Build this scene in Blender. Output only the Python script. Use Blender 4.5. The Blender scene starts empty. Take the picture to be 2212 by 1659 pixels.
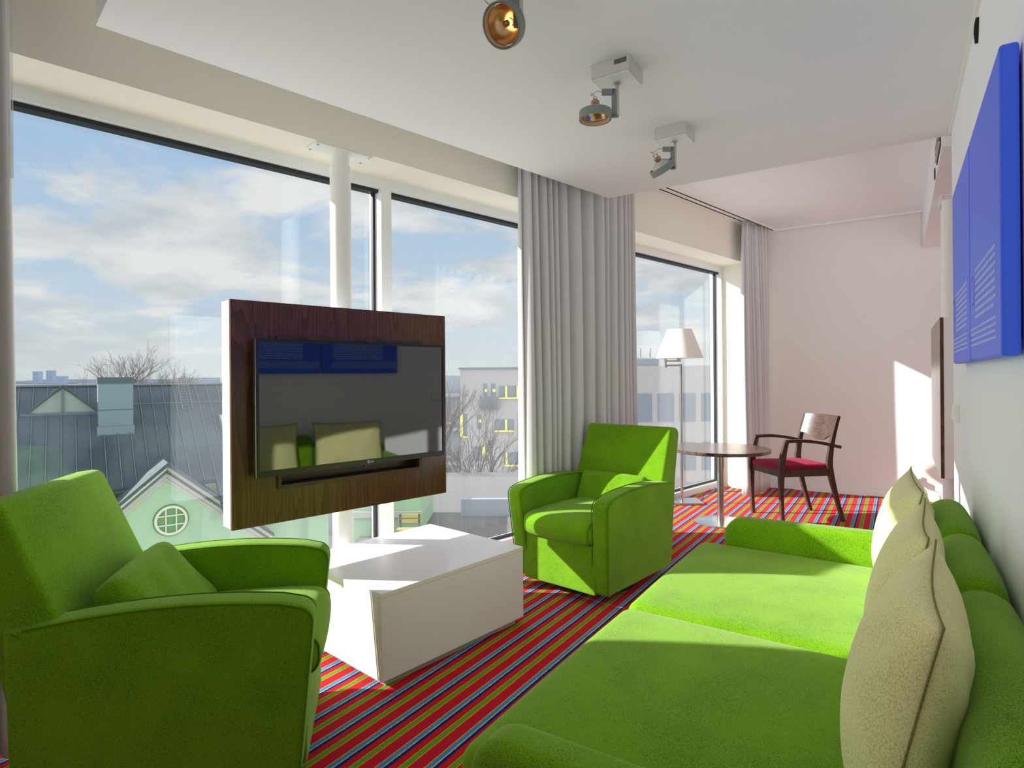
import bpy, bmesh, math, random
from mathutils import Vector, Matrix
import numpy as np
random.seed(7)
SC = bpy.context.scene
COL = SC.collection
PI = math.pi

# ------------------------------------------------------------------ camera
F_PX, CX, HY, ROLL, EYE = 1280.0, 1106.0, 812.0, 0.008, 1.2
YAW = math.atan((1940.0 - CX) / F_PX)            # view direction is turned left of the right-hand wall (+Y)
FW = Vector((-math.sin(YAW), math.cos(YAW), 0)); RT = Vector((math.cos(YAW), math.sin(YAW), 0))
cam = bpy.data.cameras.new('camera')
cam.sensor_fit = 'HORIZONTAL'; cam.sensor_width = 36.0
cam.lens = F_PX * 36.0 / 2212.0
cam.shift_y = -(829.5 - HY) / 2212.0
cam.clip_start = 0.02; cam.clip_end = 9000
cam_o = bpy.data.objects.new('camera', cam); COL.objects.link(cam_o)
cam_o.matrix_world = Matrix.Translation((0, 0, EYE)) @ Matrix.Rotation(YAW, 4, 'Z') @ Matrix.Rotation(PI / 2, 4, 'X') @ Matrix.Rotation(-ROLL, 4, 'Z')
SC.camera = cam_o

# ------------------------------------------------------------------ render look, sun, sky
SC.view_settings.view_transform = 'Standard'
SC.view_settings.look = 'None'
SC.view_settings.gamma = 1.0
SC.view_settings.use_curve_mapping = False
SC.view_settings.exposure = 0.0
cy = SC.cycles
cy.use_denoising = True
cy.max_bounces = 14; cy.diffuse_bounces = 7; cy.glossy_bounces = 4; cy.transparent_max_bounces = 16; cy.transmission_bounces = 4
cy.sample_clamp_indirect = 4.0
# added ambient fill that lifts the shaded surfaces (contact shading kept)
cy.use_fast_gi = True; cy.fast_gi_method = 'ADD'
FILL, FILL_DIST = 1.12, 4.0
cy.caustics_reflective = False; cy.caustics_refractive = False

SUN_TRAVEL = (RT * math.cos(math.radians(5.6)) - FW * math.sin(math.radians(5.6)))
SUN_TRAVEL = Vector((SUN_TRAVEL.x, SUN_TRAVEL.y, -0.470)).normalized()
sun = bpy.data.lights.new('sun', 'SUN'); sun.energy = 9.3; sun.angle = math.radians(0.6); sun.color = (1.0, 0.975, 0.93)
sun_o = bpy.data.objects.new('sun', sun); COL.objects.link(sun_o)
sun_o.rotation_euler = SUN_TRAVEL.to_track_quat('-Z', 'Y').to_euler()

def S(r, g, b):
    def f(c):
        c /= 255.0
        return c / 12.92 if c <= 0.04045 else ((c + 0.055) / 1.055) ** 2.4
    return (f(r), f(g), f(b), 1.0)

def node(nt, t, **kw):
    n = nt.nodes.new(t)
    for k, v in kw.items():
        setattr(n, k, v)
    return n

def build_world():
    w = bpy.data.worlds.new('sky'); SC.world = w; w.use_nodes = True
    nt = w.node_tree; nt.nodes.clear(); L = nt.links.new
    out = node(nt, 'ShaderNodeOutputWorld'); bg = node(nt, 'ShaderNodeBackground'); L(bg.outputs[0], out.inputs[0])
    tc = node(nt, 'ShaderNodeTexCoord')
    sep = node(nt, 'ShaderNodeSeparateXYZ'); L(tc.outputs['Generated'], sep.inputs[0])
    # project the view direction on a cloud layer: xy / (z + k)
    zc = node(nt, 'ShaderNodeMath', operation='MAXIMUM'); L(sep.outputs[2], zc.inputs[0]); zc.inputs[1].default_value = 0.0
    zk = node(nt, 'ShaderNodeMath', operation='ADD'); L(zc.outputs[0], zk.inputs[0]); zk.inputs[1].default_value = 0.22
    dv = node(nt, 'ShaderNodeVectorMath', operation='DIVIDE'); L(tc.outputs['Generated'], dv.inputs[0])
    cmb = node(nt, 'ShaderNodeCombineXYZ')
    for i in range(2): L(zk.outputs[0], cmb.inputs[i])
    cmb.inputs[2].default_value = 1.0
    L(cmb.outputs[0], dv.inputs[1])
    off = node(nt, 'ShaderNodeVectorMath', operation='ADD'); L(dv.outputs[0], off.inputs[0]); off.inputs[1].default_value = (3.1, 0.7, 0.0)
    n1 = node(nt, 'ShaderNodeTexNoise'); n1.inputs['Scale'].default_value = 1.7; n1.inputs['Detail'].default_value = 11; n1.inputs['Roughness'].default_value = 0.58; n1.inputs['Distortion'].default_value = 0.25
    L(off.outputs[0], n1.inputs['Vector'])
    r1 = node(nt, 'ShaderNodeValToRGB'); L(n1.outputs['Fac'], r1.inputs[0])
    r1.color_ramp.elements[0].position = 0.45; r1.color_ramp.elements[0].color = (0, 0, 0, 1)
    r1.color_ramp.elements[1].position = 0.545; r1.color_ramp.elements[1].color = (1, 1, 1, 1)
    # cloud shading (bases are greyer)
    n2 = node(nt, 'ShaderNodeTexNoise'); n2.inputs['Scale'].default_value = 2.6; n2.inputs['Detail'].default_value = 7; n2.inputs['Roughness'].default_value = 0.55
    L(off.outputs[0], n2.inputs['Vector'])
    r2 = node(nt, 'ShaderNodeValToRGB'); L(n2.outputs['Fac'], r2.inputs[0])
    r2.color_ramp.elements[0].position = 0.36; r2.color_ramp.elements[0].color = S(200, 206, 214)
    r2.color_ramp.elements[1].position = 0.60; r2.color_ramp.elements[1].color = S(236, 236, 236)
    # clear sky by height
    r3 = node(nt, 'ShaderNodeValToRGB'); L(zc.outputs[0], r3.inputs[0])
    e = r3.color_ramp.elements
    e[0].position = 0.0; e[0].color = S(206, 214, 219)
    e[1].position = 0.6; e[1].color = S(152, 184, 222)
    a = e.new(0.12); a.color = S(196, 214, 231)
    a = e.new(0.30); a.color = S(174, 200, 230)
    mx = node(nt, 'ShaderNodeMix', data_type='RGBA'); L(r1.outputs[0], mx.inputs[0]); L(r3.outputs[0], mx.inputs[6]); L(r2.outputs[0], mx.inputs[7])
    # the haze at the horizon
    hz = node(nt, 'ShaderNodeValToRGB'); L(zc.outputs[0], hz.inputs[0])
    hz.color_ramp.elements[0].position = 0.0; hz.color_ramp.elements[0].color = (0.75, 0.75, 0.75, 1)
    hz.color_ramp.elements[1].position = 0.10; hz.color_ramp.elements[1].color = (0, 0, 0, 1)
    mh = node(nt, 'ShaderNodeMix', data_type='RGBA'); L(hz.outputs[0], mh.inputs[0]); L(mx.outputs[2], mh.inputs[6]); mh.inputs[7].default_value = S(212, 217, 219)
    L(mh.outputs[2], bg.inputs[0]); bg.inputs[1].default_value = 1.0
    w.light_settings.ao_factor = FILL; w.light_settings.distance = FILL_DIST
build_world()

# ------------------------------------------------------------------ frames of reference
_t = math.atan((2425.0 - CX) / F_PX)
WD = FW * math.cos(_t) + RT * math.sin(_t)          # along the glazed wall
WN = Vector((WD.y, -WD.x, 0))                       # from the glazed wall into the room
def W(d, a, z=0.0):
    v = WD * a - WN * d
    return Vector((v.x, v.y, z))
def V(r, f, z=0.0):                                 # outdoors: metres to the right, ahead, up
    v = RT * r + FW * f
    return Vector((v.x, v.y, z))
WROT = math.atan2(WD.y, WD.x)

# ------------------------------------------------------------------ materials
MATS = {}
def mat(name, color, rough=0.5, metal=0.0, spec=0.5, noise=0.0, nscale=20.0, bump=0.0, bscale=200.0, sheen=0.0, emit=None, estr=0.0, alt=None, stretch=(1, 1, 1), coat=0.0):
    m = bpy.data.materials.new(name); m.use_nodes = True
    nt = m.node_tree; L = nt.links.new
    b = nt.nodes['Principled BSDF']
    b.inputs['Base Color'].default_value = color
    b.inputs['Roughness'].default_value = rough; b.inputs['Metallic'].default_value = metal
    b.inputs['Specular IOR Level'].default_value = spec
    if coat: b.inputs['Coat Weight'].default_value = coat
    if sheen:
        b.inputs['Sheen Weight'].default_value = sheen; b.inputs['Sheen Roughness'].default_value = 0.45
        b.inputs['Sheen Tint'].default_value = color
    tc = node(nt, 'ShaderNodeTexCoord')
    mp = node(nt, 'ShaderNodeMapping'); L(tc.outputs['Object'], mp.inputs[0]); mp.inputs['Scale'].default_value = stretch
    if noise:
        n = node(nt, 'ShaderNodeTexNoise'); n.inputs['Scale'].default_value = nscale; n.inputs['Detail'].default_value = 4
        L(mp.outputs[0], n.inputs['Vector'])
        r = node(nt, 'ShaderNodeValToRGB'); L(n.outputs['Fac'], r.inputs[0])
        c2 = alt or tuple(c * (1 - noise) for c in color[:3]) + (1,)
        r.color_ramp.elements[0].position = 0.35; r.color_ramp.elements[0].color = c2
        r.color_ramp.elements[1].position = 0.62; r.color_ramp.elements[1].color = color
        L(r.outputs[0], b.inputs['Base Color'])
    if bump:
        n = node(nt, 'ShaderNodeTexNoise'); n.inputs['Scale'].default_value = bscale; n.inputs['Detail'].default_value = 3
        L(mp.outputs[0], n.inputs['Vector'])
        bp = node(nt, 'ShaderNodeBump'); bp.inputs['Strength'].default_value = bump; bp.inputs['Distance'].default_value = 0.002
        L(n.outputs['Fac'], bp.inputs['Height']); L(bp.outputs[0], b.inputs['Normal'])
    if emit:
        b.inputs['Emission Color'].default_value = emit; b.inputs['Emission Strength'].default_value = estr
    MATS[name] = m
    return m

def fabric(name, color, dark, fine=420.0, sheen=0.35, stretch=(1, 1, 1), amount=0.55, bump=0.5, pale=None):
    """melange upholstery: light and dark yarns mixed on a fine scale"""
    m = bpy.data.materials.new(name); m.use_nodes = True
    nt = m.node_tree; L = nt.links.new; b = nt.nodes['Principled BSDF']
    b.inputs['Roughness'].default_value = 0.9; b.inputs['Specular IOR Level'].default_value = 0.1
    b.inputs['Sheen Weight'].default_value = sheen; b.inputs['Sheen Roughness'].default_value = 0.5
    b.inputs['Sheen Tint'].default_value = pale or color
    tc = node(nt, 'ShaderNodeTexCoord'); mp = node(nt, 'ShaderNodeMapping'); L(tc.outputs['Object'], mp.inputs[0]); mp.inputs['Scale'].default_value = stretch
    n1 = node(nt, 'ShaderNodeTexNoise'); n1.inputs['Scale'].default_value = fine; n1.inputs['Detail'].default_value = 3; n1.inputs['Roughness'].default_value = 0.7; L(mp.outputs[0], n1.inputs['Vector'])
    n2 = node(nt, 'ShaderNodeTexNoise'); n2.inputs['Scale'].default_value = 6; n2.inputs['Detail'].default_value = 3; L(mp.outputs[0], n2.inputs['Vector'])
    ad = node(nt, 'ShaderNodeMath', operation='MULTIPLY_ADD'); L(n2.outputs['Fac'], ad.inputs[0]); ad.inputs[1].default_value = 0.22; L(n1.outputs['Fac'], ad.inputs[2])
    r = node(nt, 'ShaderNodeValToRGB'); L(ad.outputs[0], r.inputs[0])
    r.color_ramp.elements[0].position = 0.42; r.color_ramp.elements[0].color = dark
    r.color_ramp.elements[1].position = 0.42 + 0.42 * amount; r.color_ramp.elements[1].color = color
    L(r.outputs[0], b.inputs['Base Color'])
    bp = node(nt, 'ShaderNodeBump'); bp.inputs['Strength'].default_value = bump; bp.inputs['Distance'].default_value = 0.0015
    L(n1.outputs['Fac'], bp.inputs['Height']); L(bp.outputs[0], b.inputs['Normal'])
    MATS[name] = m
    return m

def carpet_mat():
    m = bpy.data.materials.new('striped_carpet'); m.use_nodes = True
    nt = m.node_tree; L = nt.links.new; b = nt.nodes['Principled BSDF']
    b.inputs['Roughness'].default_value = 0.95; b.inputs['Specular IOR Level'].default_value = 0.08
    b.inputs['Sheen Weight'].default_value = 0.06
    tc = node(nt, 'ShaderNodeTexCoord'); sp = node(nt, 'ShaderNodeSeparateXYZ'); L(tc.outputs['Object'], sp.inputs[0])
    nz = node(nt, 'ShaderNodeTexNoise'); nz.inputs['Scale'].default_value = 140; nz.inputs['Detail'].default_value = 2; L(tc.outputs['Object'], nz.inputs['Vector'])
    nm = node(nt, 'ShaderNodeMath', operation='MULTIPLY_ADD'); L(nz.outputs['Fac'], nm.inputs[0]); nm.inputs[1].default_value = 0.006; L(sp.outputs[0], nm.inputs[2])
    o = node(nt, 'ShaderNodeMath', operation='ADD'); L(nm.outputs[0], o.inputs[0]); o.inputs[1].default_value = 1.486 + 0.129 * 100 - 0.003
    d = node(nt, 'ShaderNodeMath', operation='DIVIDE'); L(o.outputs[0], d.inputs[0]); d.inputs[1].default_value = 0.129
    fr = node(nt, 'ShaderNodeMath', operation='FRACT'); L(d.outputs[0], fr.inputs[0])
    r = node(nt, 'ShaderNodeValToRGB'); L(fr.outputs[0], r.inputs[0]); r.color_ramp.interpolation = 'CONSTANT'
    red = S(208, 12, 22); mag = S(184, 10, 84); org = S(240, 152, 14); blue = S(52, 142, 204); cream = S(212, 196, 84); navy = S(14, 24, 124); green = S(98, 156, 36)
    stops = [(0, org), (.03, blue), (.15, cream), (.185, navy), (.285, red), (.475, cream), (.49, green), (.645, org), (.675, red), (.80, mag), (.86, red)]
    els = r.color_ramp.elements
    els[0].position = 0; els[0].color = stops[0][1]
    els[1].position = stops[-1][0]; els[1].color = stops[-1][1]
    for p, c in stops[1:-1]:
        e = els.new(p); e.color = c
    n2 = node(nt, 'ShaderNodeTexNoise'); n2.inputs['Scale'].default_value = 330; n2.inputs['Detail'].default_value = 3; L(tc.outputs['Object'], n2.inputs['Vector'])
    r2 = node(nt, 'ShaderNodeValToRGB'); L(n2.outputs['Fac'], r2.inputs[0])
    r2.color_ramp.elements[0].position = 0.3; r2.color_ramp.elements[0].color = (.7, .7, .7, 1)
    r2.color_ramp.elements[1].position = 0.65; r2.color_ramp.elements[1].color = (1.1, 1.1, 1.1, 1)
    mx = node(nt, 'ShaderNodeMix', data_type='RGBA', blend_type='MULTIPLY'); mx.inputs[0].default_value = 1; L(r.outputs[0], mx.inputs[6]); L(r2.outputs[0], mx.inputs[7])
    L(mx.outputs[2], b.inputs['Base Color'])
    bp = node(nt, 'ShaderNodeBump'); bp.inputs['Strength'].default_value = 0.7; bp.inputs['Distance'].default_value = 0.003; L(n2.outputs['Fac'], bp.inputs['Height']); L(bp.outputs[0], b.inputs['Normal'])
    return m

def wood_mat(name, light, dark, axis='Z', scale=1.0, rough=0.35, spec=0.5):
    m = bpy.data.materials.new(name); m.use_nodes = True
    nt = m.node_tree; L = nt.links.new; b = nt.nodes['Principled BSDF']
    b.inputs['Roughness'].default_value = rough; b.inputs['Specular IOR Level'].default_value = spec
    tc = node(nt, 'ShaderNodeTexCoord'); mp = node(nt, 'ShaderNodeMapping'); L(tc.outputs['Object'], mp.inputs[0])
    s = {'Z': (9, 9, 0.55), 'Y': (9, 0.55, 9), 'X': (0.55, 9, 9)}[axis]
    mp.inputs['Scale'].default_value = tuple(v * scale for v in s)
    n = node(nt, 'ShaderNodeTexNoise'); n.inputs['Scale'].default_value = 1.0; n.inputs['Detail'].default_value = 2; n.inputs['Distortion'].default_value = 0.6; L(mp.outputs[0], n.inputs['Vector'])
    ml = node(nt, 'ShaderNodeMath', operation='MULTIPLY'); L(n.outputs['Fac'], ml.inputs[0]); ml.inputs[1].default_value = 17
    fr = node(nt, 'ShaderNodeMath', operation='FRACT'); L(ml.outputs[0], fr.inputs[0])
    n2 = node(nt, 'ShaderNodeTexNoise'); n2.inputs['Scale'].default_value = 14.0; n2.inputs['Detail'].default_value = 5; L(mp.outputs[0], n2.inputs['Vector'])
    ad = node(nt, 'ShaderNodeMath', operation='MULTIPLY'); L(fr.outputs[0], ad.inputs[0]); L(n2.outputs['Fac'], ad.inputs[1])
    r = node(nt, 'ShaderNodeValToRGB'); L(ad.outputs[0], r.inputs[0])
    r.color_ramp.elements[0].position = 0.02; r.color_ramp.elements[0].color = dark
    r.color_ramp.elements[1].position = 0.42; r.color_ramp.elements[1].color = light
    L(r.outputs[0], b.inputs['Base Color'])
    bp = node(nt, 'ShaderNodeBump'); bp.inputs['Strength'].default_value = 0.12; bp.inputs['Distance'].default_value = 0.001; L(ad.outputs[0], bp.inputs['Height']); L(bp.outputs[0], b.inputs['Normal'])
    MATS[name] = m
    return m

def glass_mat(name, base=0.028, tint=(0.97, 0.985, 0.98, 1), power=5.0):
    m = bpy.data.materials.new(name); m.use_nodes = True
    nt = m.node_tree; L = nt.links.new; nt.nodes.clear()
    out = node(nt, 'ShaderNodeOutputMaterial'); mx = node(nt, 'ShaderNodeMixShader'); L(mx.outputs[0], out.inputs[0])
    tr = node(nt, 'ShaderNodeBsdfTransparent'); tr.inputs[0].default_value = tint
    gl = node(nt, 'ShaderNodeBsdfGlossy'); gl.inputs['Roughness'].default_value = 0.0; gl.inputs[0].default_value = (.95, .97, 1, 1)
    lw = node(nt, 'ShaderNodeLayerWeight'); lw.inputs[0].default_value = 0.5
    pw = node(nt, 'ShaderNodeMath', operation='POWER'); L(lw.outputs['Facing'], pw.inputs[0]); pw.inputs[1].default_value = power
    ma = node(nt, 'ShaderNodeMath', operation='MULTIPLY_ADD'); L(pw.outputs[0], ma.inputs[0]); ma.inputs[1].default_value = 0.85; ma.inputs[2].default_value = base
    L(ma.outputs[0], mx.inputs[0]); L(tr.outputs[0], mx.inputs[1]); L(gl.outputs[0], mx.inputs[2])
    return m

M_WALLC = mat('cream_wall_paint', S(236, 232, 218), 0.85, bump=0.12, bscale=500)
M_WALL = mat('wall_paint', S(246, 246, 250), 0.85, bump=0.12, bscale=500)
M_WALLB = mat('warm_wall_paint', S(230, 227, 223), 0.85, bump=0.12, bscale=500)
M_CEIL = mat('ceiling_paint', S(236, 235, 238), 0.9)
M_TRIM = mat('white_trim', S(236, 236, 232), 0.45)
M_FRAME = mat('window_frame_paint', S(228, 231, 231), 0.35)
M_GASKET = mat('black_gasket', S(28, 32, 36), 0.5)
M_GLASS = glass_mat('window_glass')
M_FLOOR = carpet_mat()
M_GREEN = fabric('green_upholstery', S(120, 172, 16), S(46, 96, 4), pale=S(232, 236, 196), sheen=0.3)
M_GREEN_D = fabric('green_piping', S(96, 140, 18), S(54, 96, 8), pale=S(120, 180, 70))
M_CUSH = fabric('beige_cushion_fabric', S(240, 236, 176), S(204, 194, 116), fine=300, pale=S(235, 232, 205))
M_CUSH_S = fabric('beige_seam', S(140, 134, 86), S(96, 90, 52), fine=300)
M_CURT = mat('grey_curtain_fabric', S(204, 202, 202), 0.9, spec=0.1, sheen=0.2, bump=0.15, bscale=700)
M_WHITE = mat('white_laminate', S(238, 234, 236), 0.28, spec=0.5)
M_PLINTH = mat('grey_plinth', S(170, 168, 165), 0.5)
M_PAN_E = mat('white_panel_edge', S(238, 238, 236), 0.4)
M_WOOD = wood_mat('dark_oak_veneer', S(96, 60, 36), S(68, 41, 26), rough=0.2)
M_WOODI = wood_mat('dark_oak_niche', S(84, 52, 36), S(44, 26, 18), axis='X')
M_CHAIRW = wood_mat('wenge_wood', S(88, 66, 56), S(58, 42, 35), scale=1.4, rough=0.3)
M_TABLEW = wood_mat('wenge_table_top', S(112, 88, 76), S(78, 58, 50), axis='X', scale=1.2, rough=0.22)
M_TVB = mat('tv_bezel', S(24, 24, 26), 0.3)
M_TVS = mat('tv_screen', S(8, 9, 11), 0.03, spec=1.0, coat=1.0)
M_SILVER = mat('silver_edge', S(200, 202, 205), 0.2, 1.0)
M_STEEL = mat('brushed_steel', S(206, 203, 199), 0.26, 1.0)
M_ALU = mat('painted_aluminium', S(206, 205, 196), 0.4, 0.2)
M_GREYP = mat('grey_spot_paint', S(132, 140, 137), 0.5)
M_BURG = fabric('burgundy_seat_fabric', S(150, 42, 66), S(110, 26, 46), fine=500, pale=S(190, 90, 110))
M_SHADE = mat('lamp_shade_cloth', S(240, 236, 228), 0.9)
M_BLUE = mat('blue_canvas', S(40, 98, 255), 0.42, spec=1.0, noise=0.06, nscale=300, bump=0.2, bscale=900)
M_PTEXT = mat('pale_blue_print', S(176, 192, 240), 0.6)
M_PRED = mat('violet_print', S(140, 110, 215), 0.6)
M_PLAST = mat('white_plastic', S(236, 236, 234), 0.3)
M_DARK = mat('dark_slot', S(30, 26, 24), 0.7)
M_CABLE = mat('grey_cable', S(96, 98, 100), 0.5)
M_CLEAR = glass_mat('clear_acrylic', base=0.12, tint=(0.93, 0.93, 0.9, 1), power=2.0)
M_BLACKF = mat('black_foot', S(20, 20, 20), 0.6)
M_REFL = mat('lamp_reflector', S(238, 205, 160), 0.18, 1.0)
M_REFLB = mat('lamp_reflector_back', S(214, 210, 204), 0.15, 1.0)
M_BRASS = mat('lamp_cap', S(190, 160, 110), 0.3, 1.0)
M_BULB = mat('glowing_bulb', S(255, 200, 120), 0.4, emit=S(255, 190, 110), estr=9.0)
M_LENS = mat('spot_inner_ring', S(200, 170, 130), 0.5)
M_LABEL = mat('grey_label_print', S(96, 98, 94), 0.6)
M_LOGO = mat('white_logo', S(220, 222, 225), 0.4)

# ------------------------------------------------------------------ mesh helpers
def nb(): return bmesh.new()
def obj(name, bm, m, parent=None, smooth=False, loc=None, normals=True):
    if normals: bmesh.ops.recalc_face_normals(bm, faces=bm.faces)
    me = bpy.data.meshes.new(name); bm.to_mesh(me); bm.free()
    if isinstance(m, (list, tuple)):
        for k in m: me.materials.append(k)
    else: me.materials.append(m)
    if smooth:
        for p in me.polygons: p.use_smooth = True
    o = bpy.data.objects.new(name, me); COL.objects.link(o)
    if parent is not None: o.parent = parent
    if loc is not None: o.location = loc
    return o
def smooth_by_angle(o, deg=40):
    me = o.data
    for p in me.polygons: p.use_smooth = True
    me.set_sharp_from_angle(angle=math.radians(deg))
    return o
def thing(name, label, cat, loc=(0, 0, 0), rotz=0.0, group=None):
    o = bpy.data.objects.new(name, None); COL.objects.link(o)
    o.empty_display_size = 0.1
    o.location = loc; o.rotation_euler = (0, 0, rotz); o['label'] = label; o['category'] = cat
    if group: o['group'] = group
    return o
def tag(o, label, cat, group=None, kind=None):
    o['label'] = label; o['category'] = cat
    if group: o['group'] = group
    if kind: o['kind'] = kind
    return o
def struct(o):
    o['kind'] = 'structure'; return o
def copy_tree(o, parent=None):
    c = o.copy(); COL.objects.link(c)
    if parent is not None: c.parent = parent
    for ch in list(o.children): copy_tree(ch, c)
    return c

def box(bm, c, s, rz=0.0, bev=0.0, mi=0):
    mtx = Matrix.Translation(c) @ Matrix.Rotation(rz, 4, 'Z') @ Matrix.Diagonal((s[0], s[1], s[2], 1))
    r = bmesh.ops.create_cube(bm, size=1.0, matrix=mtx)
    vs = r['verts']; fs = set(f for v in vs for f in v.link_faces); es = set(e for v in vs for e in v.link_edges)
    for f in fs: f.material_index = mi
    if bev:
        bmesh.ops.bevel(bm, geom=list(es), offset=bev, segments=2, profile=0.5, affect='EDGES')
def hexa(bm, pts, mi=0):
    """8 points: 4 of one end in order, then 4 of the other"""
    v = [bm.verts.new(p) for p in pts]
    for q in ((0, 1, 2, 3), (7, 6, 5, 4), (0, 4, 5, 1), (1, 5, 6, 2), (2, 6, 7, 3), (3, 7, 4, 0)):
        f = bm.faces.new([v[i] for i in q]); f.material_index = mi
def wbox(bm, d0, d1, a0, a1, z0, z1, mi=0):
    hexa(bm, [W(d0, a0, z0), W(d1, a0, z0), W(d1, a0, z1), W(d0, a0, z1), W(d0, a1, z0), W(d1, a1, z0), W(d1, a1, z1), W(d0, a1, z1)], mi)
def abox(bm, x0, x1, y0, y1, z0, z1, mi=0):
    hexa(bm, [(x0, y0, z0), (x1, y0, z0), (x1, y0, z1), (x0, y0, z1), (x0, y1, z0), (x1, y1, z0), (x1, y1, z1), (x0, y1, z1)], mi)
def prism(bm, poly, vec, mi=0):
    vec = Vector(vec)
    a = [bm.verts.new(p) for p in poly]; b = [bm.verts.new(Vector(p) + vec) for p in poly]
    n = len(a)
    fs = [bm.faces.new(a), bm.faces.new(b[::-1])]
    for i in range(n): fs.append(bm.faces.new((a[i], a[(i + 1) % n], b[(i + 1) % n], b[i])))
    for f in fs: f.material_index = mi
def frame_of(d):
    d = Vector(d).normalized(); u = Vector((0, 0, 1)) if abs(d.z) < 0.9 else Vector((1, 0, 0))
    x = d.cross(u).normalized(); return x, x.cross(d).normalized()
def cyl(bm, p0, p1, r0, r1=None, seg=24, caps=True, mi=0):
    p0 = Vector(p0); p1 = Vector(p1); r1 = r0 if r1 is None else r1
    x, y = frame_of(p1 - p0)
    A = [bm.verts.new(p0 + (x * math.cos(t) + y * math.sin(t)) * r0) for t in [2 * PI * i / seg for i in range(seg)]]
    B = [bm.verts.new(p1 + (x * math.cos(t) + y * math.sin(t)) * r1) for t in [2 * PI * i / seg for i in range(seg)]]
    fs = [bm.faces.new((A[i], A[(i + 1) % seg], B[(i + 1) % seg], B[i])) for i in range(seg)]
    if caps: fs += [bm.faces.new(A[::-1]), bm.faces.new(B)]
    for f in fs: f.material_index = mi
def lathe(bm, prof, origin, axis=(0, 0, 1), seg=32, close=False, mi=0):
    """prof: list of (radius, height along axis)"""
    o = Vector(origin); ax = Vector(axis).normalized(); x, y = frame_of(ax)
    rings = []
    for r, h in prof:
        if r < 1e-6: rings.append([bm.verts.new(o + ax * h)])
        else: rings.append([bm.verts.new(o + ax * h + (x * math.cos(2 * PI * i / seg) + y * math.sin(2 * PI * i / seg)) * r) for i in range(seg)])
    if close: rings.append(rings[0])
    for a, b in zip(rings[:-1], rings[1:]):
        for i in range(seg):
            j = (i + 1) % seg
            if len(a) == 1 and len(b) == 1: continue
            if len(a) == 1: f = bm.faces.new((a[0], b[i], b[j]))
            elif len(b) == 1: f = bm.faces.new((a[i], a[j], b[0]))
            else: f = bm.faces.new((a[i], a[j], b[j], b[i]))
            f.material_index = mi
def tube(bm, pts, r, seg=8, mi=0, closed=False):
    pts = [Vector(p) for p in pts]; n = len(pts); rings = []
    prev = None
    for i, p in enumerate(pts):
        if closed: t = pts[(i + 1) % n] - pts[(i - 1) % n]
        else: t = pts[min(i + 1, n - 1)] - pts[max(i - 1, 0)]
        t.normalize()
        if prev is None: x, y = frame_of(t)
        else:
            x = (prev - t * prev.dot(t)).normalized(); y = x.cross(t)
        prev = x
        rr = r[i] if isinstance(r, (list, tuple)) else r
        rings.append([bm.verts.new(p + (x * math.cos(2 * PI * k / seg) + y * math.sin(2 * PI * k / seg)) * rr) for k in range(seg)])
    pairs = list(zip(rings[:-1], rings[1:])) + ([(rings[-1], rings[0])] if closed else [])
    for a, b in pairs:
        for k in range(seg):
            bm.faces.new((a[k], a[(k + 1) % seg], b[(k + 1) % seg], b[k])).material_index = mi
    if not closed:
        bm.faces.new(rings[0][::-1]).material_index = mi; bm.faces.new(rings[-1]).material_index = mi
def spline(pts, n=8):
    """Catmull-Rom through pts"""
    P = [Vector(p) for p in pts]; out = []
    for i in range(len(P) - 1):
        a = P[max(i - 1, 0)]; b = P[i]; c = P[i + 1]; d = P[min(i + 2, len(P) - 1)]
        for k in range(n):
            t = k / n
            out.append(0.5 * ((2 * b) + (c - a) * t + (2 * a - 5 * b + 4 * c - d) * t * t + (3 * b - a - 3 * c + d) * t ** 3))
    out.append(P[-1]); return out
def round_poly(poly, radii, n=6):
    """2D polygon with rounded corners"""
    out = []; N = len(poly)
    for i in range(N):
        p = Vector(poly[i]); a = Vector(poly[i - 1]); b = Vector(poly[(i + 1) % N])
        r = radii[i] if isinstance(radii, (list, tuple)) else radii
        if r <= 0: out.append(p); continue
        u = (a - p).normalized(); v = (b - p).normalized()
        ang = u.angle(v); t = min(r / math.tan(ang / 2), (a - p).length * .49, (b - p).length * .49); rr = t * math.tan(ang / 2)
        s = p + u * t; e = p + v * t; c = p + (u + v).normalized() * (rr / math.sin(ang / 2))
        a0 = math.atan2(s.y - c.y, s.x - c.x); a1 = math.atan2(e.y - c.y, e.x - c.x)
        dlt = (a1 - a0 + PI) % (2 * PI) - PI
        for k in range(n + 1):
            q = a0 + dlt * k / n; out.append(Vector((c.x + rr * math.cos(q), c.y + rr * math.sin(q))))
    return out
def offset_poly(P, dist):
    N = len(P); out = []
    area = sum(P[i].x * P[(i + 1) % N].y - P[(i + 1) % N].x * P[i].y for i in range(N))
    sgn = 1 if area > 0 else -1
    for i in range(N):
        t = (P[(i + 1) % N] - P[i - 1]); t = t.normalized() if t.length > 1e-9 else Vector((1, 0))
        nrm = Vector((-t.y, t.x)) * sgn
        out.append(P[i] + nrm * dist)
    return out
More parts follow.
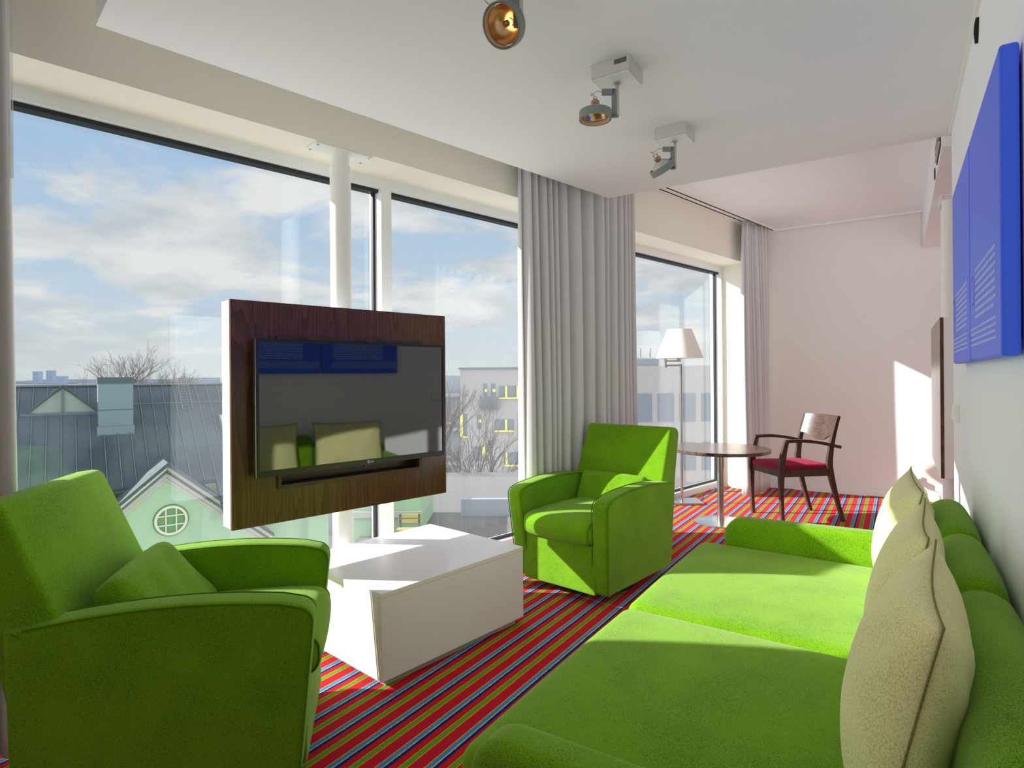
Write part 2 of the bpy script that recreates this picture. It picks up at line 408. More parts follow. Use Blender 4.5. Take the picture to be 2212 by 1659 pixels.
def soft_slab(bm, poly, t, r, to3, steps=4, taper=None, mi=0):
    """upholstered slab: 2D outline, thickness t, edges rounded with radius r; to3(u, v, w) places it"""
    P = [Vector(p) for p in poly]
    layers = []
    for k in range(steps + 1):
        q = PI / 2 * k / steps
        layers.append((-t / 2 + r * (1 - math.cos(q)), r * (1 - math.sin(q))))
    layers.insert(0, (-t / 2, r + .008))
    layers += [(-w, i) for w, i in reversed(layers)]
    rings = []
    for w, ins in layers:
        Q = offset_poly(P, ins) if ins > 1e-6 else P
        rings.append([bm.verts.new(to3(p.x, p.y, w)) for p in Q])
    N = len(P)
    for a, b in zip(rings[:-1], rings[1:]):
        for i in range(N): bm.faces.new((a[i], a[(i + 1) % N], b[(i + 1) % N], b[i])).material_index = mi
    for ring in (rings[0][::-1], rings[-1]):
        f = bm.faces.new(ring); f.material_index = mi
def cushion(bm, c, s, r, crown=(0, 0, 0), n=10, fn=None):
    """rounded block with crowned faces; s full size, crown extra bulge of the x, y, z faces"""
    def axis(L, r):
        h = L / 2; k = 4
        a = [-h + r * (1 - math.cos(PI / 2 * i / k)) for i in range(k)]
        m = [(-h + r) + (L - 2 * r) * i / n for i in range(n + 1)]
        return a + m + [-v for v in reversed(a)]
    ax = [axis(s[i], r) for i in range(3)]
    verts = {}
    def pt(i, j, k):
        key = (i, j, k)
        if key in verts: return verts[key]
        p = Vector((ax[0][i], ax[1][j], ax[2][k]))
        q = Vector([max(-s[m] / 2 + r, min(s[m] / 2 - r, p[m])) for m in range(3)])
        d = p - q
        if d.length > 1e-9: p = q + d.normalized() * r
        u = [max(-1, min(1, 2 * p[m] / s[m])) for m in range(3)]
        for m in range(3):
            if crown[m]:
                o1, o2 = [w for w in range(3) if w != m]
                p[m] += crown[m] * u[m] * (1 - u[o1] ** 2) * (1 - u[o2] ** 2)
        if fn: p = fn(p, u)
        v = bm.verts.new(p + Vector(c)); verts[key] = v; return v
    I, J, K = len(ax[0]), len(ax[1]), len(ax[2])
    def quad(a, b, c_, d): 
        try: bm.faces.new((a, b, c_, d))
        except ValueError: pass
    for k in (0, K - 1):
        for i in range(I - 1):
            for j in range(J - 1): quad(pt(i, j, k), pt(i + 1, j, k), pt(i + 1, j + 1, k), pt(i, j + 1, k))
    for j in (0, J - 1):
        for i in range(I - 1):
            for k in range(K - 1): quad(pt(i, j, k), pt(i + 1, j, k), pt(i + 1, j, k + 1), pt(i, j, k + 1))
    for i in (0, I - 1):
        for j in range(J - 1):
            for k in range(K - 1): quad(pt(i, j, k), pt(i, j + 1, k), pt(i, j + 1, k + 1), pt(i, j, k + 1))
    bmesh.ops.remove_doubles(bm, verts=bm.verts, dist=1e-5)
# ================================================================== THE ROOM
ZC, ZD, ZR = 2.72, 2.42, 2.345           # high ceiling, lowered ceiling, window reveal
YB, XR = 6.74, 0.233                     # end wall, right-hand wall
bm = nb(); prism(bm, [W(3.12, -2.96), W(3.12, 6.32), (3.2, 6.9, 0), (3.2, -2.3, 0)], (0, 0, -0.12))
struct(obj('floor', bm, M_FLOOR))
bm = nb(); prism(bm, [W(3.4, -3.3, ZC), W(3.4, 6.6, ZC), (3.4, 6.9, ZC), (3.4, -2.4, ZC)], (0, 0, 0.14))
struct(obj('ceiling', bm, M_CEIL))
bm = nb(); c0 = W(2.46, 0.40, ZD); c1 = c0 + WN * 0.62; c2 = c1 - WD * 2.9
prism(bm, [(XR, 3.79, ZD), (-1.663, 3.792, ZD), c0, c1, c2, (XR, -2.3, ZD)], (0, 0, ZC - ZD))
struct(obj('ceiling_lowered', bm, M_CEIL))
bm = nb(); wbox(bm, 2.70, 3.11, -3.3, 6.75, ZR, 2.86); struct(obj('wall_left', bm, M_WALLC))
bm = nb(); wbox(bm, 2.70, 3.11, 6.03, 6.75, 0, ZR); struct(obj('wall_left_far', bm, M_WALLC))
bm = nb(); wbox(bm, 2.72, 3.11, -3.3, -0.34, 0, ZR); struct(obj('wall_left_near', bm, M_WALLC))
bm = nb(); prism(bm, [W(3.11, 6.228), (3.3, YB, 0), (3.3, YB + .16, 0), W(3.11, 6.392)], (0, 0, 2.96)); bmesh.ops.translate(bm, verts=bm.verts, vec=(0, 0, -.1)); struct(obj('wall_back', bm, M_WALLB))
bm = nb(); abox(bm, XR, XR + .17, -2.3, 3.70, -0.1, 2.72); struct(obj('wall_right', bm, M_WALL))
bm = nb(); abox(bm, -4.4, XR, -2.35, -2.2, -0.1, 2.8); struct(obj('wall_front', bm, M_WALL))
bm = nb(); abox(bm, 3.0, 3.15, 2.8, 6.9, -0.1, 2.8); abox(bm, XR + .17, 3.1, 2.75, 2.9, -0.1, 2.8); struct(obj('wall_bedroom', bm, M_WALL))
bm = nb(); abox(bm, -1.5, 3.0, YB - .014, YB, 0, .066); struct(obj('baseboard_back', bm, M_TRIM))
bm = nb(); abox(bm, XR - .012, XR, -2.2, 3.70, ZD - .02, ZD); struct(obj('trim_1', bm, M_TRIM))
bm = nb(); abox(bm, -1.1, 0.2, YB - .012, YB, ZC - .022, ZC); struct(obj('trim_2', bm, M_TRIM))
# ceiling beam with its supply grille
beam = bpy.data.objects.new('beam', None); COL.objects.link(beam); beam.location = (0.2, 3.9, 2.365); struct(beam)
bm = nb(); abox(bm, 0, 2.8, -.11, 2.84, 0, .355); obj('casing', bm, M_CEIL, beam)
vent = obj('air_vent', (lambda b: (abox(b, -.004, .0, 0.0, .36, .045, .15), b)[1])(nb()), M_DARK, beam)
for k in range(3):
    bm = nb(); abox(bm, -.012, -.003, 0.0, .36, .06 + k * .035, .068 + k * .035); obj('vent_slat', bm, M_ALU, vent)
bm = nb(); abox(bm, -.006, 0, .55, .585, .02, .085); obj('slot', bm, M_DARK, beam)

# ---------------- windows
def window(name, a0, a1):
    w = bpy.data.objects.new(name, None); COL.objects.link(w); struct(w)
    def part(nm, m, *boxes):
        bm = nb()
        for b in boxes: wbox(bm, *b)
        return obj(nm, bm, m, w)
    part('frame_head', M_FRAME, (2.97, 3.10, a0, a1, 2.287, ZR))
    part('gasket', M_GASKET, (3.0, 3.058, a0, a1, 2.268, 2.287), (3.035, 3.058, a1 - .016, a1, .07, 2.268), (3.035, 3.058, a0, a0 + .01, .07, 2.268), (3.03, 3.058, a0, a1, .062, .078))
    g = part('pane', M_GLASS, (3.06, 3.066, a0, a1, .06, 2.29))
    part('sill', M_FRAME, (2.985, 3.11, a0, a1, 0, .062))
    return w
w1 = window('window_1', -0.34, 1.842)
w2 = window('window_2', 1.911, 3.33)
w3 = window('window_3', 3.40, 5.995)
for w, (a0, a1) in ((w1, (1.842, 1.911)), (w2, (3.33, 3.40)), (w3, (5.995, 6.03))):
    bm = nb(); wbox(bm, 2.97, 3.10, a0, a1, 0, ZR); obj('mullion', bm, M_FRAME, w)
# curtain track on the high ceiling
tr = thing('curtain_track', 'white double curtain track on the far ceiling above the window', 'curtain track', W(2.58, 5.0, ZC), WROT)
bm = nb(); box(bm, (0.2, 0, -.006), (3.0, .10, .012)); obj('rail', bm, M_TRIM, tr)
for dy in (-.028, .028):
    bm = nb(); box(bm, (0.2, dy, -.013), (3.0, .012, .003)); obj('groove', bm, M_DARK, tr)

# ---------------- round steel poles
def pole(name, label, loc, rz, ztop):
    t = thing(name, label, 'pole', loc, rz)
    bm = nb(); cyl(bm, (0, 0, 0), (0, 0, ztop - .075), .052, seg=40); smooth_by_angle(obj('shaft', bm, M_TRIM, t))
    bm = nb(); cyl(bm, (0, 0, ztop - .075), (0, 0, ztop - .009), .045, seg=40); smooth_by_angle(obj('collar', bm, M_TRIM, t))
    bm = nb(); box(bm, (0, 0, ztop - .0045), (.31, .115, .009), bev=.002); obj('top_plate', bm, M_TRIM, t)
    for sx in (-1, 1):
        for sy in (-1, 1):
            bm = nb(); cyl(bm, (sx * .14, sy * .042, ztop - .012), (sx * .14, sy * .042, ztop - .008), .006, seg=12); obj('screw', bm, M_STEEL, t)
    return t
pole('support_pole', 'round white steel pole behind the media panel in front of the window', W(2.765, 1.478), WROT, ZR)
pole('support_pole', 'round white steel pole carrying the media panel beyond the right wall', (0.30, 4.95, 0), PI / 2, 2.365)

# ---------------- media panels
def media_panel(label, loc, rz, niche=True):
    """local x along the panel, +y is the back, z up from the lower edge"""
    t = thing('media_panel', label, 'tv panel', loc, rz)
    w, h = 1.128, .972; n0, n1, m0, m1 = .207, .942, .165, .81
    bm = nb()
    for (x0, x1, z0, z1) in (((0, w, 0, m0), (0, w, m1, h), (0, n0, m0, m1), (n1, w, m0, m1)) if niche else ((0, w, 0, h),)): abox(bm, x0 - w / 2, x1 - w / 2, 0, .018, z0, z1)
    bmesh.ops.remove_doubles(bm, verts=bm.verts, dist=1e-5)
    obj('front_veneer', bm, M_WOOD, t)
    bm = nb(); T = .112
    for (x0, x1) in (((.02, w - .02),) if niche else ((.02, w / 2 - .04), (w / 2 + .09, w - .02))):
        for (z0, z1) in ((.002, .02), (h - .02, h - .002)): abox(bm, x0 - w / 2, x1 - w / 2, .018, T, z0, z1)
        abox(bm, x0 - w / 2, x1 - w / 2, .094, .108, .02, h - .02)
    for (x0, x1) in ((0.002, .02), (w - .02, w - .002)): abox(bm, x0 - w / 2, x1 - w / 2, .018, T, .002, h - .002)
    obj('white_body', bm, M_PAN_E, t)
    if not niche: return t
    bm = nb(); x0, x1 = n0 - w / 2, n1 - w / 2
    abox(bm, x0, x1, .074, .08, m0, m1); abox(bm, x0 - .008, x0, .018, .08, m0, m1); abox(bm, x1, x1 + .008, .018, .08, m0, m1)
    abox(bm, x0 - .008, x1 + .008, .018, .08, m0 - .008, m0); abox(bm, x0 - .008, x1 + .008, .018, .08, m1, m1 + .008)
    obj('niche', bm, M_WOODI, t)
    bm = nb(); q = .016
    abox(bm, x0 - q, x1 + q, -.012, .001, m0 - q, m0); abox(bm, x0 - q, x1 + q, -.012, .001, m1, m1 + q)
    abox(bm, x0 - q, x0, -.012, .001, m0, m1); abox(bm, x1, x1 + q, -.012, .001, m0, m1)
    obj('niche_rim', bm, M_WOODI, t)
    return t
media_panel('dark oak media panel with white edges hung before the big window', W(2.6, 1.447, .56), WROT)
p2 = media_panel('edge-on dark media panel seen past the end of the right wall', (0.213, 4.975, .56), -PI / 2, False)

# television
tv = thing('television', 'black flat television mounted on the dark oak panel', 'television', W(2.54, 1.46, .777), WROT)
bm = nb(); w, h = .99, .589
for (x0, x1, z0, z1) in ((-w / 2, w / 2, 0, .026), (-w / 2, w / 2, h - .011, h), (-w / 2, -w / 2 + .011, .026, h - .011), (w / 2 - .011, w / 2, .026, h - .011)): abox(bm, x0, x1, 0, .03, z0, z1)
obj('bezel', bm, M_TVB, tv)
bm = nb(); abox(bm, -w / 2 + .011, w / 2 - .011, .003, .028, .026, h - .011); obj('screen', bm, M_TVS, tv)
bm = nb(); abox(bm, -w / 2 - .004, -w / 2, .004, .03, 0, h); obj('side_strip', bm, M_SILVER, tv)['label'] = 'silver side strip'
bm = nb(); abox(bm, -.2, .2, .03, .05, .12, .46); abox(bm, -.12, .12, .05, .134, .18, .4); obj('wall_mount', bm, M_TVB, tv)
bm = nb(); abox(bm, .015, .065, .004, .02, -.007, 0.0); obj('sensor', bm, M_TVB, tv)
def text_part(name, s, size, m, parent, loc, rot, ext=.0004):
    c = bpy.data.curves.new(name, 'FONT'); c.body = s; c.size = size; c.extrude = ext; c.align_x = 'LEFT'; c.align_y = 'CENTER'
    c.materials.append(m)
    tmp = bpy.data.objects.new('lettering', c); COL.objects.link(tmp)
    me = bpy.data.meshes.new_from_object(tmp.evaluated_get(bpy.context.evaluated_depsgraph_get()))
    bpy.data.objects.remove(tmp)
    o = bpy.data.objects.new(name, me); COL.objects.link(o); o.parent = parent; o.location = loc; o.rotation_euler = rot
    return o
lg = text_part('logo', 'LG', .015, M_LOGO, tv, (.045, -.0006, .0135), (PI / 2, 0, 0))
bm = nb(); lathe(bm, [(.0045, 0), (.0066, 0), (.0066, .0006), (.0045, .0006)], (.035, -.0001, .0135), (0, -1, 0), 20, close=True)
abox(bm, .0348, .0354, -.0008, 0, .011, .0165); abox(bm, .0352, .0385, -.0008, 0, .0128, .0136)
obj('logo_ring', bm, M_LOGO, tv)

# ================================================================== FURNITURE
# ---------------- coffee table
ct = thing('coffee_table', 'white block coffee table on the striped carpet below the media panel', 'coffee table', (-1.937, 2.081, 0), math.radians(-8.7))
bm = nb(); box(bm, (0, 0, .3605), (.69, .83, .019), bev=.0012); obj('top', bm, M_WHITE, ct)
for sx in (-1, 1):
    bm = nb(); box(bm, (sx * .336, 0, .1905), (.018, .828, .319), bev=.0012); obj('side_panel', bm, M_WHITE, ct)
for sy in (-1, 1):
    bm = nb(); box(bm, (0, sy * .405, .1905), (.652, .018, .319), bev=.0012); obj('end_panel', bm, M_WHITE, ct)
bm = nb(); box(bm, (0, .0, .0155), (.64, .76, .031)); obj('plinth', bm, M_PLINTH, ct)

# ---------------- armchairs
def armchair(label, loc, rz):
    t = thing('armchair', label, 'armchair', (loc[0], loc[1], 0), rz)
    bm = nb(); lathe(bm, [(0, 0), (.25, 0), (.25, .03), (.05, .034), (.05, .055), (0, .055)], (0, -.02, 0), seg=40); obj('swivel_foot', bm, M_BLACKF, t)
    crest = [(.362 - .762 * k / 16, .528 + .062 * math.sin(PI * (.16 + .70 * k / 16))) for k in range(2, 17)]
    prof = round_poly([(-.40, .05), (.315, .05), (.362, .547)] + crest, [.0, .034, .05] + [0] * 15, 8)
    for s in (-1, 1):
        def to3(u, v, w, s=s): return (s * (.2925 - .035 * (1 - v / .56)) + w, u, v)
        bm = nb(); soft_slab(bm, prof, .095, .02, to3); arm = smooth_by_angle(obj('arm', bm, M_GREEN, t), 50)
        # piping round the outer edge of the arm
        P = [p for p in prof]
        k0 = 1
        for side in (1, -1):
            Q = [Vector(to3(p.x, p.y, side * .0475)) for p in offset_poly(P, .004)]
            bm = nb(); tube(bm, Q[1:-1], .0028, 6); obj('piping', bm, M_GREEN_D, arm, True)
    bp = round_poly([(-.385, .28), (-.20, .28), (-.20, .36), (-.42, .882), (-.535, .870)], [.034, .0, .0, .034, .045], 6)
    def tb(u, v, w): return (w * (.94 - .045 * (v - .28) / .6), u, v)
    bm = nb(); soft_slab(bm, bp, .678, .02, tb); smooth_by_angle(obj('backrest', bm, M_GREEN, t), 50)
    bm = nb(); cushion(bm, (0, .302, .18), (.484, .05, .26), .01); obj('front_panel', bm, M_GREEN, t, True)
    def droop(p, u):
        p = p.copy()
        if u[1] > 0: p.z -= .012 * u[1] ** 4
        return p
    bm = nb(); cushion(bm, (0, .075, .372), (.482, .58, .125), .05, (0, .008, .020), 12, droop); sc = obj('seat_cushion', bm, M_GREEN, t, True)
    for sx in (-1, 1):
        pts = [(sx * .218, .075 + .29 - .05 + .0465 * math.cos(q), .372 + (.0625 - .05) * math.copysign(min(1, abs(q) * 4), q) + .0465 * math.sin(q) - .008) for q in [PI / 2 - PI * i / 12 for i in range(13)]]
        bm = nb(); tube(bm, pts, .003, 6); obj('seam', bm, M_GREEN_D, sc, True)
    bm = nb(); abox(bm, -.24, .24, -.25, .27, .06, .31); abox(bm, -.25, .25, -.395, -.33, .05, .40); obj('seat_frame', bm, M_GREEN, t)
    return t
def lumbar(label, loc, rz, tilt, dy, z, hgt, thick):
    def crease(p, u):
        p = p.copy()
        p.y += .004 * math.sin(u[0] * 9 + u[2] * 3) * (1 - u[2] ** 2)
        return p
    bm = nb(); cushion(bm, (0, 0, 0), (.455, thick, hgt), min(thick, hgt) * .42, (0, .012, .004), 12, crease)
    o = obj('lumbar_cushion', bm, M_GREEN, None, True); tag(o, label, 'cushion')
    d = Vector((-math.sin(rz), math.cos(rz), 0))
    o.location = Vector((loc[0], loc[1], z)) + d * dy; o.rotation_euler = (tilt, 0, rz)
    return o
N_LOC, N_RZ = (-1.88, 1.07), math.radians(-43.8)
F_LOC, F_RZ = (-1.515, 3.166), math.radians(171.5)
armchair('large green armchair in the near left corner with its back to the curtain', N_LOC, N_RZ)
lumbar('plump green cushion in the seat of the near armchair', N_LOC, N_RZ, math.radians(40), -.135, .505, .29, .10)
armchair('green armchair standing between the grey curtain and the sofa', F_LOC, F_RZ)
lumbar('slim green cushion in the seat of the farther armchair', F_LOC, F_RZ, math.radians(22), -.215, .485, .23, .06)

# ---------------- sofa along the right-hand wall
sf = thing('sofa', 'long bright green sofa along the white right wall', 'sofa', (-.28, 1.9, 0))
ox, oy = -.28, 1.9
bm = nb(); abox(bm, -.66 - ox, .20 - ox, .90 - oy, 2.90 - oy, .07, .28); obj('base', bm, M_GREEN, sf)
for x in (-.6, .12):
    for y in (1.0, 2.8):
        bm = nb(); cyl(bm, (x - ox, y - oy, 0), (x - ox, y - oy, .07), .022, seg=16); obj('leg', bm, M_BLACKF, sf, True)
def seat_slope(p, u):
    p = p.copy(); p.z -= .012 * (u[0] + 1) / 2; return p
for y0, y1 in ((.975, 1.90), (1.90, 2.83)):
    bm = nb(); cushion(bm, (-.34 - ox, (y0 + y1) / 2 - oy, .345), (.90, y1 - y0 - .002, .155), .045, (.012, .0, .016), 14, seat_slope); obj('seat_cushion', bm, M_GREEN, sf, True)
ap = round_poly([(-.66, .10), (-.69, .535), (.20, .545), (.20, .10)], [.05, .085, .045, .0], 10)
for yc in (.925, 2.88):
    bm = nb(); soft_slab(bm, ap, .10, .03, lambda u, v, w, yc=yc: (u - ox, yc + w - oy, v), 5); smooth_by_angle(obj('arm', bm, M_GREEN, sf), 60)
bm = nb(); abox(bm, .16 - ox, .226 - ox, .90 - oy, 2.90 - oy, .10, .60); obj('back_frame', bm, M_GREEN, sf)
def lean(p, u):
    p = p.copy(); p.x += .03 * (u[2] - 1) / 2; return p
for y0, y1 in ((.94, 1.73), (1.74, 2.28), (2.29, 2.87)):
    bm = nb(); cushion(bm, (.157 - ox, (y0 + y1) / 2 - oy, .555), (.125, y1 - y0, .31), .06, (.02, .0, .015), 12, lean); obj('back_cushion', bm, M_GREEN, sf, True)

# ---------------- scatter cushions
def pillow(label, y, x, z, w=.52, h=.44, T=.17, lean=0.12, yaw=0.0, seed=0):
    rnd = random.Random(seed); n = 22
    bm = nb(); front = {}; back = {}
    ph = [rnd.uniform(0, 6) for _ in range(4)]
    def P(u, v, s):
        ex = w / 2 * u * (1 - .07 * (1 - v * v)); ez = h / 2 * v * (1 - .07 * (1 - u * u))
        t = T / 2 * ((1 - abs(u) ** 2.4) * (1 - abs(v) ** 2.4)) ** .62
        cr = 0
        for cu in (-1, 1):
            for cv in (-1, 1):
                r = math.hypot(u - cu, v - cv); an = math.atan2(v - cv, u - cu)
                cr += .007 * math.exp(-((r - .5) / .3) ** 2) * math.sin(an * 9 + ph[0] + cu)
        t += cr * (1 - u ** 4) * (1 - v ** 4)
        return Vector((s * max(t, 0) + .006 * math.sin(2 * u + ph[1]), ex, ez))
    g = [-1 + 2 * i / n for i in range(n + 1)]
    g = [math.copysign(abs(q) ** .8, q) for q in g]
    for i, u in enumerate(g):
        for j, v in enumerate(g):
            front[i, j] = bm.verts.new(P(u, v, -1))
            back[i, j] = front[i, j] if i in (0, n) or j in (0, n) else bm.verts.new(P(u, v, 1))
    for i in range(n):
        for j in range(n):
            for q in (front, back):
                vs = [q[i, j], q[i + 1, j], q[i + 1, j + 1], q[i, j + 1]]
                try: bm.faces.new(vs)
                except ValueError: pass
    o = thing('scatter_cushion', label, 'cushion', (x, y, z)); o.rotation_euler = (0, lean, yaw)
    obj('cover', bm, M_CUSH, o, True)
    ring = [P(u, -1, 1) for u in g] + [P(1, v, 1) for v in g[1:]] + [P(u, 1, 1) for u in g[::-1][1:]] + [P(-1, v, 1) for v in g[::-1][1:-1]]
    bm = nb(); tube(bm, ring, .0019, 6, closed=True); obj('seam', bm, M_CUSH_S, o, True)
    return o
pillow('beige cushion nearest the near end of the sofa, largest of the three', 1.345, .012, .618, .56, .43, .19, .22, -.02, 1)
pillow('middle one of the three beige cushions standing on the sofa', 1.88, .012, .618, .52, .43, .16, .22, .0, 2)
pillow('beige cushion nearest the far arm of the sofa, most brightly lit', 2.545, .005, .616, .58, .43, .16, .22, .02, 3)

# ---------------- curtains
def curtain(label, a0, a1, d, z0, z1, folds, amp, seed, flare=0.0):
    rnd = random.Random(seed); per = 12; n = folds * per; m = 26
    wts = [rnd.uniform(.45, 1.6) for _ in range(folds)]; tot = sum(wts)
    am = [rnd.uniform(.45, 1.0) for _ in range(folds)]; ln = [rnd.uniform(-1, 1) for _ in range(folds + 1)]
    xs = []; acc = 0
    for k in range(folds):
        for i in range(per): xs.append((acc + wts[k] * i / per, k, i / per))
        acc += wts[k]
    xs.append((acc, folds - 1, 1.0))
    bm = nb(); grid = []
    ac, L = (a0 + a1) / 2, (a1 - a0)
    for j in range(m + 1):
        tz = j / m; z = z1 + (z0 - z1) * tz; row = []
        for (x, k, f) in xs:
            s = x / tot - .5
            ka = am[k] * (1 - f) + am[min(k + 1, folds - 1)] * f
            lk = ln[k] * (1 - f) + ln[k + 1] * f
            w = math.sin(2 * PI * f + .9 * lk * tz)
            w = math.copysign(abs(w) ** .75, w)
            y = amp * ka * w * (.55 + .55 * tz ** .6) + .012 * math.sin(5 * s + 3 * tz + seed)
            a = ac + s * L * (1 + flare * tz) + .03 * lk * tz * (1 - .3 * tz) + .3 * amp * ka * math.cos(2 * PI * f) * tz
            row.append(bm.verts.new((a - ac, y, z)))
        grid.append(row)
    for j in range(m):
        for i in range(len(xs) - 1): bm.faces.new((grid[j][i], grid[j][i + 1], grid[j + 1][i + 1], grid[j + 1][i]))
    o = obj('curtain', bm, M_CURT, None, True)
    o.location = W(d, ac); o.rotation_euler = (0, 0, WROT)
    md = o.modifiers.new('thickness', 'SOLIDIFY'); md.thickness = .003
    tag(o, label, 'curtain'); return o
curtain('wide gathered grey curtain behind the farther armchair', 2.625, 3.835, 2.60, .015, ZC - .012, 15, .06, 4, .03)
curtain('narrow grey curtain by the end wall next to the far window', 5.69, 6.2, 2.575, .015, ZC - .014, 8, .058, 9, .03)
curtain('grey curtain edge at the extreme left beside the big window', -.34, .172, 2.48, .015, ZC - .012, 6, .05, 12, .09)
wand = obj('curtain_wand', (lambda b: (cyl(b, W(2.41, .170, 1.83), W(2.41, .170, 2.62), .006, seg=10), b)[1])(nb()), M_CLEAR, None, True)
tag(wand, 'clear plastic draw wand hanging on the leftmost curtain', 'curtain wand')

# ---------------- floor lamp
LP = Vector((-1.705, 5.52, 0))
fl = thing('floor_lamp', 'steel swing-arm floor lamp with a white shade by the far window', 'floor lamp', LP, YAW)
bm = nb(); box(bm, (.035, .0, .012), (.27, .24, .018), bev=.003); obj('base', bm, M_STEEL, fl)
bm = nb(); cyl(bm, (0, 0, .02), (0, 0, 1.30), .0125, seg=20); smooth_by_angle(obj('pole', bm, M_STEEL, fl))
bm = nb(); cyl(bm, (0, 0, 1.288), (-.145, 0, 1.288), .009, seg=14); cyl(bm, (-.145, 0, 1.265), (-.145, 0, 1.352), .013, seg=16); cyl(bm, (-.145, 0, 1.33), (-.014, 0, 1.33), .009, seg=14)
smooth_by_angle(obj('swing_arm', bm, M_STEEL, fl))
bm = nb(); lathe(bm, [(0, 1.318), (.012, 1.318), (.014, 1.335), (.026, 1.345), (.026, 1.375), (.012, 1.385), (.012, 1.44), (0, 1.44)], (-.012, 0, 0), seg=20); smooth_by_angle(obj('socket', bm, M_STEEL, fl))
bm = nb(); lathe(bm, [(.215, 1.352), (.113, 1.622), (.111, 1.622), (.213, 1.352)], (-.012, 0, 0), seg=56, close=True); smooth_by_angle(obj('shade', bm, M_SHADE, fl), 60)
bm = nb(); lathe(bm, [(0, 1.44), (.02, 1.45), (.03, 1.48), (.02, 1.51), (0, 1.52)], (-.012, 0, 0), seg=20); obj('bulb', bm, M_SHADE, fl, True)
bm = nb(); pts = spline([LP + Vector((.1, .04, .012)), (-1.60, 5.80, .006), (-1.63, 5.95, .006), (-1.60, 6.15, .01), (-1.70, 6.36, .02), (-1.74, 6.46, .05), (-1.66, 6.45, .02), (-1.56, 6.28, .006), (-1.40, 6.30, .006), (-1.2, 6.62, .006), (-.9, 6.70, .006)], 8)
tube(bm, pts, .0035, 6)
bm.transform((Matrix.Translation(LP) @ Matrix.Rotation(YAW, 4, 'Z')).inverted()); obj('power_cord', bm, M_CABLE, fl, True)

# ---------------- round side table
rt = thing('round_table', 'round dark wood pedestal table between floor lamp and dining chair', 'table', (-1.213, 4.946, 0))
bm = nb(); lathe(bm, [(0, .575), (.368, .575), (.376, .577), (.38, .581), (.38, .6), (.377, .603), (0, .603)], (0, 0, 0), seg=72); smooth_by_angle(obj('tabletop', bm, M_TABLEW, rt), 30)
bm = nb(); cyl(bm, (0, 0, .008), (0, 0, .575), .026, seg=28); smooth_by_angle(obj('column', bm, M_STEEL, rt))
bm = nb(); lathe(bm, [(0, 0), (.205, 0), (.205, .006), (.19, .011), (.03, .014), (0, .014)], (0, 0, 0), seg=56); smooth_by_angle(obj('base', bm, M_STEEL, rt), 25)
bm = nb(); cyl(bm, (0, 0, .555), (0, 0, .575), .09, seg=28); obj('mounting_plate', bm, M_STEEL, rt)

# ---------------- wooden armchair at the table
def sweep_rect(bm, pts, wx, hy, side=(1, 0, 0)):
    """rectangular bar along pts; wx width along side, hy depth in the bend plane (lists or numbers)"""
    pts = [Vector(p) for p in pts]; side = Vector(side); rings = []
    n = len(pts)
    for i, p in enumerate(pts):
        t = (pts[min(i + 1, n - 1)] - pts[max(i - 1, 0)]).normalized(); s = (side - t * side.dot(t)).normalized(); b = t.cross(s)
        w = wx[i] if isinstance(wx, list) else wx; h = hy[i] if isinstance(hy, list) else hy
        rings.append([bm.verts.new(p + s * (w / 2 * e) + b * (h / 2 * f)) for e, f in ((-1, -1), (1, -1), (1, 1), (-1, 1))])
    for a, b in zip(rings[:-1], rings[1:]):
        for k in range(4): bm.faces.new((a[k], a[(k + 1) % 4], b[(k + 1) % 4], b[k]))
    bm.faces.new(rings[0][::-1]); bm.faces.new(rings[-1])
ch = thing('dining_chair', 'dark wood dining chair with arms and a burgundy seat before the end wall', 'chair', (-.742, 5.435, 0), math.radians(131.3))
for s in (-1, 1):
    pts = spline([(s * .205, -.30, 0), (s * .205, -.235, .22), (s * .205, -.185, .43), (s * .205, -.19, .56), (s * .205, -.225, .72), (s * .205, -.265, .855)], 5)
    hs = [.026 + .022 * math.exp(-((p.z - .45) / .2) ** 2) for p in pts]
    bm = nb(); sweep_rect(bm, pts, .026, hs); smooth_by_angle(obj('rear_leg', bm, M_CHAIRW, ch), 30)
    pts = spline([(s * .215, .235, 0), (s * .215, .245, .2), (s * .215, .245, .42), (s * .215, .225, .56), (s * .215, .195, .672)], 5)
    hs = [.024 + .022 * math.exp(-((p.z - .46) / .2) ** 2) for p in pts]
    bm = nb(); sweep_rect(bm, pts, .028, hs); smooth_by_angle(obj('front_leg', bm, M_CHAIRW, ch), 30)
    pts = spline([(s * .216, .21, .66), (s * .22, .06, .662), (s * .222, -.10, .642), (s * .222, -.265, .605)], 6)
    bm = nb(); sweep_rect(bm, pts, .036, .024); smooth_by_angle(obj('armrest', bm, M_CHAIRW, ch), 30)
    bm = nb(); abox(bm, s * .205 - .011, s * .205 + .011, -.19, .235, .375, .43); obj('side_rail', bm, M_CHAIRW, ch)
bm = nb(); abox(bm, -.205, .205, .228, .25, .375, .43); obj('front_rail', bm, M_CHAIRW, ch)
bm = nb(); abox(bm, -.205, .205, -.2, -.178, .375, .43); obj('rear_rail', bm, M_CHAIRW, ch)
bm = nb(); cushion(bm, (0, .03, .442), (.405, .45, .05), .02, (0, .0, .018), 10); obj('seat', bm, M_BURG, ch, True)
bm = nb(); n = 20; f = []; b = []
for i in range(n + 1):
    u = -1 + 2 * i / n; x = .193 * u; cy_ = -.035 * (1 - u * u)
    zb = .69 - .042 * math.cos(u * PI / 1.5) * (1 if abs(u) < .75 else 1) + .02 * u * u
    zb = .675 - .028 * (math.cos(u * PI) + 1) / 1.0 + .02
    col = []
    for (z, yo) in ((zb, -.213), (.855, -.262)):
        col.append((bm.verts.new((x, yo + cy_ + .011, z)), bm.verts.new((x, yo + cy_ - .011, z))))
    f.append(col)
